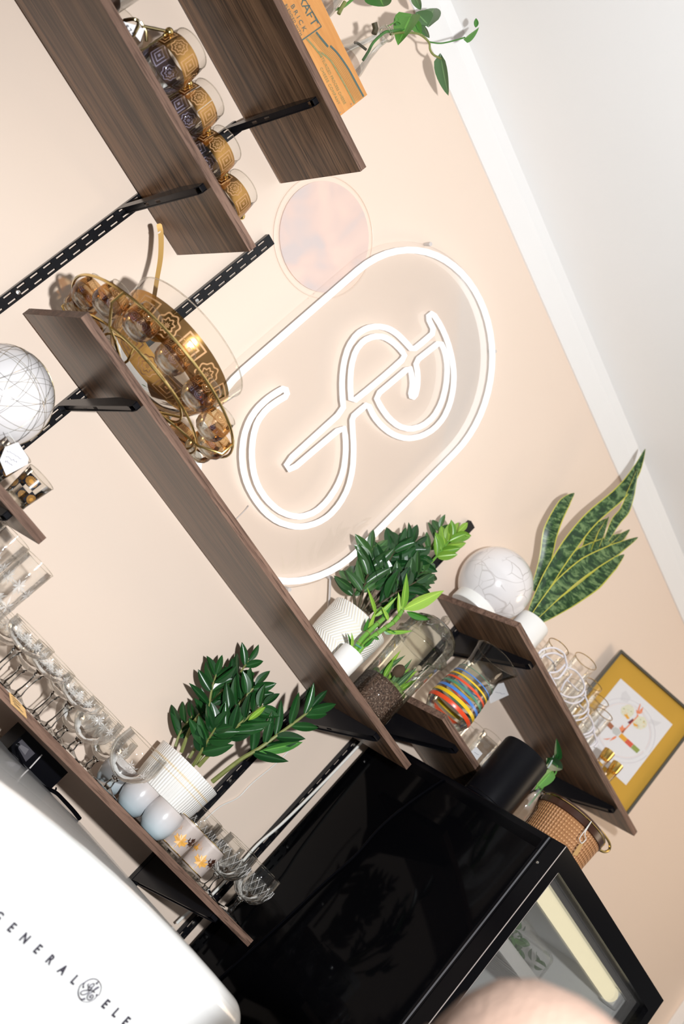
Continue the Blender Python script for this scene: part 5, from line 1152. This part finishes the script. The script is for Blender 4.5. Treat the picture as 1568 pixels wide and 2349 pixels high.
MB().rbox(X1 - 0.030, X1 - 0.012, -0.70, -0.672, 1.0, 1.5, 0.005, 2).build('handle', MT['satin_black'], door)
MB().box(X0 - 0.0004, X0 + 0.0008, YF - 0.0004, YF + 0.0012, 0.08, ZT - 0.002).box(X0 + 0.0312, X0 + 0.0320, YF - 0.0004, YF + 0.0004, 0.14, ZT - 0.05).build('edge_highlight_strip', MT['edgeline'], door, smooth=False)  # thin pale strips added as painted highlights on the corner and inner edge
sc_ = MB().lathe([(0.0001, 0.002), (0.0026, 0.0015), (0.0035, 0.0)], (0, 0, 0), 10); sc_.xf(Matrix.Translation((X0 - 0.0002, -0.641, 2.050)) @ Matrix.Rotation(-PI / 2, 4, 'Y')); sc_.build('screw', MT['screw'], coo)
lt = MB().tube([(xi0 + 0.075, -0.598, 2.036), (xi1 - 0.040, -0.598, 2.036)], 0.019, 16).build('light_tube', MT['tube'], coo)
MB().rbox(xi0 + 0.05, xi0 + 0.078, -0.618, -0.58, 2.015, 2.058, 0.004, 2).rbox(xi1 - 0.044, xi1 - 0.016, -0.618, -0.58, 2.015, 2.058, 0.004, 2).build('lamp_socket', MT['liner'], lt)
MB().box(xi0 + 0.02, xi1 - 0.02, -0.63, -0.626, 2.050, 2.062).build('steel_lip', MT['screw'], coo, smooth=False)
for zz in (1.91, 1.52, 1.12):
    m = MB()
    for i in range(22): xx = xi0 + 0.012 + i * (xi1 - xi0 - 0.024) / 21; m.tube([(xx, -0.55, zz), (xx, -0.09, zz)], 0.0016, 5)
    m.tube([(xi0 + 0.006, -0.55, zz), (xi1 - 0.006, -0.55, zz)], 0.004, 6).tube([(xi0 + 0.006, -0.09, zz), (xi1 - 0.006, -0.09, zz)], 0.004, 6)
    m.build('wire_shelf', MT['wirewhite'], coo)
    MB().box(xi0 + 0.005, xi1 - 0.005, -0.560, -0.556, zz - 0.016, zz + 0.016).build('shelf_price_rail', MT['liner'], coo, smooth=False)
bag = thing('salad_bag', 'clear plastic tub of green leaves inside the lit cooler', 'food', (2.11, -0.45, 1.913))
MB().rbox(2.02, 2.20, -0.535, -0.36, 1.913, 2.000, 0.02, 3).build('plastic_tub', MT['acryl'], bag)
rg = random.Random(9)
for i in range(46):
    q = Vector((rg.uniform(2.04, 2.18), rg.uniform(-0.515, -0.38), rg.uniform(1.92, 1.98))); leaf_obj(('lens', 'pothos' if i % 3 else 'pothosd'), bag, q, q + Vector((rg.uniform(-.03, .03), rg.uniform(-.03, .03), rg.uniform(-.005, .02))), 0.02, roll=rg.uniform(-2, 2))
cb = [(0.178, 1.455), (0.206, 1.610), (0.225, 1.740), (0.244, 1.836), (0.246, 1.921), (0.262, 1.997), (0.284, 2.063), (0.300, 2.101)]
tag(MB().tube(spline([(X0 - 0.0032, -a, b) for a, b in [(0.15, 1.30)] + cb]), 0.0030, 8).build('black_cable', MT['satin_black']), 'thin black cable hanging down the side of the black cooler', 'cable')

can = thing('black_canister', 'matte black cylindrical canister on top of the cooler', 'canister', (1.833, -0.385, ZT))
ch = at(1208, 1729, -0.385).z - ZT
MB().lathe([(0.0001, 0.0), (0.058, 0.0), (0.061, 0.003), (0.061, ch - 0.006), (0.059, ch), (0.0555, ch), (0.055, ch - 0.02), (0.0001, ch - 0.02)], (1.833, -0.385, ZT), 56).build('canister_body', MT['matte_black'], can)
MB().tube(ring((1.833, -0.385, ZT), 0.0605, 48, 0.010), 0.0012, 6, True).build('bottom_seam', MT['satin_black'], can)
def zq(x, y, d): return at(1150 + x * 0.1913, 1650 + y * 0.1913, d)
bq = zq(330, 1000, -0.36); tq = zq(470, 850, -0.36)
bt = thing('dark_glass_bottle', 'dark glass bottle with a vine between the black canister and the wicker bag', 'bottle', (bq.x, -0.36, ZT))
hb = tq.z - ZT
MB().lathe([(0.0001, 0.0), (0.026, 0.0), (0.029, 0.004), (0.029, hb * 0.65), (0.022, hb * 0.8), (0.014, hb * 0.9), (0.0145, hb)], (bq.x, -0.36, ZT), 32).build('bottle_body', MT['crystal'], bt)
vn = thing('vine_sprig', 'small dark green pothos sprig rising from the bottle beside the black canister', 'plant', tuple(tq))
MB().tube(spline([tq + Vector((0, 0, -0.05)), tq, zq(560, 720, -0.36), zq(650, 640, -0.36), zq(660, 480, -0.36)]), 0.0022, 8).build('stem', MT['pothos'], vn)
for b_, t_, wd, rl in (((670, 470), (662, 240), 0.020, 0.3), ((560, 480), (740, 615), 0.034, 0.2), ((590, 640), (405, 845), 0.030, -0.3), ((530, 570), (630, 430), 0.012, 0.7), ((650, 500), (700, 400), 0.014, -0.8)):
    leaf_obj(('heart', 'pothos' if wd > 0.025 and rl < 0 else 'zz'), vn, zq(*b_, -0.36), zq(*t_, -0.365), wd, roll=rl)
wq = zq(880, 1175, -0.43)
wb = thing('wicker_bag', 'round woven wicker bucket bag with dark brown leather lid on the cooler top', 'bag', (wq.x, -0.43, ZT))
hw = wq.z - ZT; wc = (wq.x, -0.43, ZT)
MB().lathe([(0.0001, 0.0), (0.074, 0.0), (0.079, 0.004), (0.088, hw - 0.026)], wc, 64).build('woven_body', MT['woven'], wb)
MB().lathe([(0.088, hw - 0.028), (0.0905, hw - 0.026), (0.0905, hw - 0.004), (0.087, hw), (0.04, hw + 0.006), (0.0001, hw + 0.007)], wc, 64).build('leather_lid', MT['leather'], wb)
MB().lathe([(0.0905, hw - 0.010), (0.0918, hw - 0.008), (0.0905, hw - 0.006)], wc, 64).build('brass_trim', MT['brass'], wb)
hd = [zq(1040, 1230, -0.50), zq(1180, 1330, -0.50), zq(1285, 1470, -0.50), zq(1290, 1560, -0.50), zq(1230, 1590, -0.50), zq(1150, 1555, -0.49)]
MB().tube(spline(hd, 6), 0.0034, 8).build('handle', MT['brass'], wb)
t2 = thing('paper_tag', 'pale paper tag on a string hanging from the wicker bag lid', 'tag', tuple(zq(900, 1560, -0.528)))
card([zq_ for zq_ in ((1150 + 930 * 0.1913, 1650 + 1500 * 0.1913), (1150 + 985 * 0.1913, 1650 + 1480 * 0.1913), (1150 + 905 * 0.1913, 1650 + 1640 * 0.1913), (1150 + 850 * 0.1913, 1650 + 1625 * 0.1913))], -0.53).build('card', MT['kraft'], t2, smooth=False)
MB().tube(spline([zq(960, 1490, -0.53), zq(935, 1430, -0.53), zq(1000, 1330, -0.53), zq(1075, 1225, -0.515)]), 0.0011, 6).build('string', MT['cordwhite'], t2)
MB().tube(spline([zq(960, 1490, -0.53), zq(1010, 1440, -0.53), zq(1000, 1360, -0.53), zq(1075, 1225, -0.515)]), 0.0011, 6).build('string', MT['cordwhite'], t2)

# ------------------------------------------------------------------ white fridge and the things on it
FX0, FX1, FY0, FY1, FZ = 0.600, 1.385, -0.70, -0.05, 1.462
fr = thing('vintage_fridge', 'white enamel fridge with rounded corners, chrome lettering and round emblem', 'fridge', ((FX0 + FX1) / 2, -0.37, 0.0))
def crown(m):
    for p in m.v:
        if p.z > 1.3: k = (p.x - 1.06) / 0.325; p.z += 0.016 * (1 - k * k)
    return m
crown(MB().rbox(FX0, FX1, -0.580, FY1, 0.04, FZ, 0.045, 6, 10)).build('cabinet', MT['fridge'], fr)
crown(MB().rbox(FX0, FX1, FY0, -0.480, 0.10, FZ + 0.0006, 0.045, 6, 10)).build('door', MT['fridge'], fr)
MB().box(FX0 + 0.04, FX1 - 0.04, -0.60, -0.10, 0.0, 0.05).build('plinth', MT['satin_black'], fr, smooth=False)
yl = FY0 - 0.0006
MB().rbox(FX0 + 0.03, FX0 + 0.055, -0.745, -0.70, 0.85, 1.12, 0.008, 3).build('handle', MT['screw'], fr)
for i, chh in enumerate('GENERAL'): text(chh, 0.0185, MT['letter'], fr, (0.8615 + i * 0.02845, yl, 1.3365), XR, ZU, 'chrome_letter', 0.0008, 'CENTER', 1, 0, 0.9, 0.0006)
for i, chh in enumerate('ELECTRIC'): text(chh, 0.0185, MT['letter'], fr, (1.1055 + i * 0.0262, yl, 1.3380), XR, ZU, 'chrome_letter', 0.0008, 'CENTER', 1, 0, 0.9, 0.0006)
def zg(x, y): return at(160 + x * 0.1148, 2180 + y * 0.1148, FY0 - 0.0012)
cen = zg(392, 802)
em = MB(); em.prism([cen + Vector((0.0185 * math.cos(2 * PI * i / 48), 0.0010, 0.0185 * math.sin(2 * PI * i / 48))) for i in range(48)], (0, 0.0012, 0))
emb = em.build('round_emblem', MT['fridge'], fr, smooth=False)
def stroke(pts, r, tp=None): MB().tube(spline([zg(*q) for q in pts], 6), r, 6, taper=tp).build('emblem_stroke', MT['letter'], emb)
stroke([(290, 965), (255, 985), (205, 960), (170, 880), (175, 790), (215, 700), (280, 645)], 0.0014, 0.0006)
stroke([(270, 740), (270, 690), (320, 625), (410, 580), (490, 570), (560, 595), (610, 660), (630, 740), (610, 840), (570, 910)], 0.0010, 0.0005)
stroke([(540, 655), (560, 635), (600, 645), (625, 720)], 0.0010, 0.0005)
stroke([(545, 890), (530, 930), (480, 985), (400, 1025), (320, 1035), (240, 1010), (200, 965)], 0.0007, 0.0003)
stroke([(390, 665), (360, 690), (375, 740), (420, 745), (470, 720), (490, 680), (470, 665), (420, 690), (380, 735), (365, 770), (390, 785), (430, 775), (455, 755)], 0.00085)
stroke([(400, 785), (380, 830), (330, 870), (260, 890), (220, 870), (225, 835), (270, 808), (340, 800), (410, 805), (480, 800), (540, 770), (580, 740), (560, 735), (510, 765), (480, 810), (500, 850)], 0.00085)
stroke([(480, 830), (430, 840), (370, 885), (345, 940), (365, 985), (410, 990), (455, 955), (470, 910), (445, 888), (410, 905), (395, 935), (415, 945), (435, 925)], 0.00085)
for q in ((272, 735), (540, 660), (290, 970), (540, 895)): MB().sphere(zg(*q), 0.0017, 10, 8).build('emblem_dot', MT['letter'], emb)

TOP = 1.4763
bx = thing('black_box', 'black cardboard box with a faint printed picture standing on the white fridge', 'box', (1.063, -0.11, TOP))
MB().box(0.996, 1.128, -0.135, -0.085, TOP, 1.5235).build('carton', MT['matte_black'], bx, smooth=False)
def zx(x, y): return at(x * 0.1913, 1600 + y * 0.1913, -0.1357)
mk('print_grey', (0.055, 0.05, 0.06)); mk('print_lite', (0.14, 0.13, 0.14))
MB().prism([zx(190, 560), zx(265, 500), zx(420, 670), zx(310, 770)], (0, 0.0004, 0)).build('printed_panel', MT['print_grey'], bx, smooth=False)
MB().prism([zx(225, 590), zx(255, 565), zx(345, 620), zx(300, 690)], (0, 0.0004, 0)).xf(Matrix.Translation((0, -0.0004, 0))).build('printed_figure', MT['print_lite'], bx, smooth=False)
ribbon([zx(505, 685), zx(355, 850)], 0.0028, 0.0004, (0, -1, 0)).build('printed_line', MT['cordclear'], bx, smooth=False)
tl = thing('black_handle_tool', 'black plastic tool with a curved handle and looped cord lying on the white fridge', 'tool', (1.09, -0.20, TOP))
def zh(x, y, d=-0.2): return at(x * 0.1913, 1600 + y * 0.1913, d)
MB().tube(spline([zh(200, 690), zh(178, 620), zh(195, 565), zh(225, 562), zh(205, 600), zh(235, 740), zh(320, 890), zh(420, 990), zh(520, 1062), zh(610, 1115)], 5), 0.0022, 8).build('cord', MT['satin_black'], tl)
MB().tube(spline([zh(590, 1100), zh(680, 1150), zh(770, 1240), zh(880, 1360), zh(955, 1455)], 6), 0.0036, 10, taper=0.0044).build('handle', MT['satin_black'], tl)
MB().tube(spline([zh(640, 1125), zh(668, 1105), zh(672, 1080)], 4), 0.0022, 8, taper=0.0016).build('hook', MT['satin_black'], tl)

# ------------------------------------------------------------------ person in the foreground: only the knitted hat reaches into the frame
hc = CAM + (AX[0] * ((1212 - 784) / FPX) + AX[1] * ((2630 - 1174.5) / FPX) + AX[2]) * 0.80
HX, HY, HZ = hc.x, hc.y, hc.z
per = thing('person', 'person in a cream fuzzy knitted hat, only the blurred crown in view', 'person', (HX, HY, 0.0))
def skin_mesh(name, nodes, edges, mat, parent, lv=2):
    me = bpy.data.meshes.new(name); me.from_pydata([(n[0] + HX, n[1] + HY, n[2]) for n in nodes], edges, [])
    o = bpy.data.objects.new(name, me); COL.objects.link(o)
    o.modifiers.new('skin', 'SKIN'); me.skin_vertices[0].data[0].use_root = True
    for i, n in enumerate(nodes): me.skin_vertices[0].data[i].radius = (n[3], n[4] if len(n) > 4 else n[3])
    s = o.modifiers.new('sub', 'SUBSURF'); s.levels = lv; s.render_levels = lv
    dg = bpy.context.evaluated_depsgraph_get(); nm = bpy.data.meshes.new_from_object(o.evaluated_get(dg))
    bpy.data.objects.remove(o); nm.name = name
    off = base_of(parent); nm.transform(Matrix.Translation(-off)); nm.materials.clear(); nm.materials.append(mat)
    for p in nm.polygons: p.use_smooth = True
    q = bpy.data.objects.new(name, nm); COL.objects.link(q); q.parent = parent; return q
h0 = HZ
body = [(0, 0, 0.90, 0.13, 0.10), (0, 0, 1.05, 0.12, 0.09), (0, 0, 1.22, 0.14, 0.10), (0, 0, h0 - 0.27, 0.10, 0.08), (0, 0, h0 - 0.19, 0.052), (0, 0, h0 - 0.10, 0.062), (0, 0.01, h0 - 0.02, 0.078, 0.088), (0, 0.005, h0 + 0.05, 0.066, 0.075),
        (-0.17, 0, h0 - 0.28, 0.055), (-0.24, 0.03, 1.08, 0.043), (-0.23, 0.14, 0.90, 0.034), (-0.22, 0.19, 0.83, 0.03), (0.17, 0, h0 - 0.28, 0.055), (0.24, 0.03, 1.08, 0.043), (0.23, 0.14, 0.90, 0.034), (0.22, 0.19, 0.83, 0.03),
        (-0.09, 0, 0.82, 0.085), (-0.10, 0.01, 0.48, 0.06), (-0.10, -0.01, 0.12, 0.042), (-0.10, 0.10, 0.045, 0.035), (0.09, 0, 0.82, 0.085), (0.10, 0.01, 0.48, 0.06), (0.10, -0.01, 0.12, 0.042), (0.10, 0.10, 0.045, 0.035)]
ed_ = [(0, 1), (1, 2), (2, 3), (3, 4), (4, 5), (5, 6), (6, 7), (3, 8), (8, 9), (9, 10), (10, 11), (3, 12), (12, 13), (13, 14), (14, 15), (0, 16), (16, 17), (17, 18), (18, 19), (0, 20), (20, 21), (21, 22), (22, 23)]
skin_mesh('body', body, ed_, MT['skin'], per)
gr = 1.14
sw = [(0, 0, 0.88, 0.145, 0.115), (0, 0, 1.05, 0.135, 0.105), (0, 0, 1.22, 0.155, 0.115), (0, 0, h0 - 0.27, 0.112, 0.092), (0, 0, h0 - 0.215, 0.066), (-0.17, 0, h0 - 0.28, 0.066), (-0.24, 0.03, 1.08, 0.053), (-0.23, 0.14, 0.90, 0.043), (0.17, 0, h0 - 0.28, 0.066), (0.24, 0.03, 1.08, 0.053), (0.23, 0.14, 0.90, 0.043)]
skin_mesh('sweater', sw, [(0, 1), (1, 2), (2, 3), (3, 4), (3, 5), (5, 6), (6, 7), (3, 8), (8, 9), (9, 10)], MT['sweater'], per)
trn = [(0, 0, 0.90, 0.14, 0.11), (-0.09, 0, 0.82, 0.095), (-0.10, 0.01, 0.48, 0.075), (-0.10, -0.01, 0.10, 0.062), (0.09, 0, 0.82, 0.095), (0.10, 0.01, 0.48, 0.075), (0.10, -0.01, 0.10, 0.062)]
skin_mesh('trousers', trn, [(0, 1), (1, 2), (2, 3), (0, 4), (4, 5), (5, 6)], MT['trousers'], per)
for s in (-1, 1):       # face: eyes, ears; five fingers per hand
    MB().sphere((HX + s * 0.032, HY + 0.088, h0 - 0.02), 0.011, 12, 8).build('eye', MT['white_cer'], per)
    MB().sphere((HX + s * 0.082, HY + 0.0, h0 - 0.03), 0.026, 12, 8, (0.35, 0.6, 1.1)).build('ear', MT['skin'], per)
    for k, (dx, ln_) in enumerate(((-0.024, 0.05), (-0.012, 0.065), (0.0, 0.072), (0.012, 0.066), (0.024, 0.054))):
        bx_ = HX + s * 0.22 + dx; MB().tube([(bx_, HY + 0.20, 0.815), (bx_ + dx * 0.3, HY + 0.215, 0.80 - ln_ * 0.4), (bx_ + dx * 0.3, HY + 0.215, 0.80 - ln_)], 0.0085, 8, taper=0.0065).build('finger', MT['skin'], per)
MB().sphere((HX, HY + 0.105, h0 - 0.045), 0.016, 12, 8, (0.8, 1, 1.3)).build('nose', MT['skin'], per)
MB().sphere((HX, HY + 0.092, h0 - 0.085), 0.02, 12, 8, (1.2, 0.4, 0.35)).build('mouth', MT['leather'], per)
hat = MB().lathe([(0.098, -0.03), (0.106, -0.028), (0.110, 0.0), (0.1105, 0.02), (0.106, 0.05), (0.093, 0.078), (0.070, 0.099), (0.040, 0.111), (0.0001, 0.115)], (HX, HY, h0), 64, ripple=(40, 0.006)).build('knitted_hat', MT['knit'], per)
MB().lathe([(0.1075, -0.04), (0.115, -0.036), (0.1165, -0.01), (0.114, 0.012), (0.108, 0.014)], (HX, HY, h0), 64, ripple=(50, 0.008)).build('hat_cuff', MT['knit'], hat)
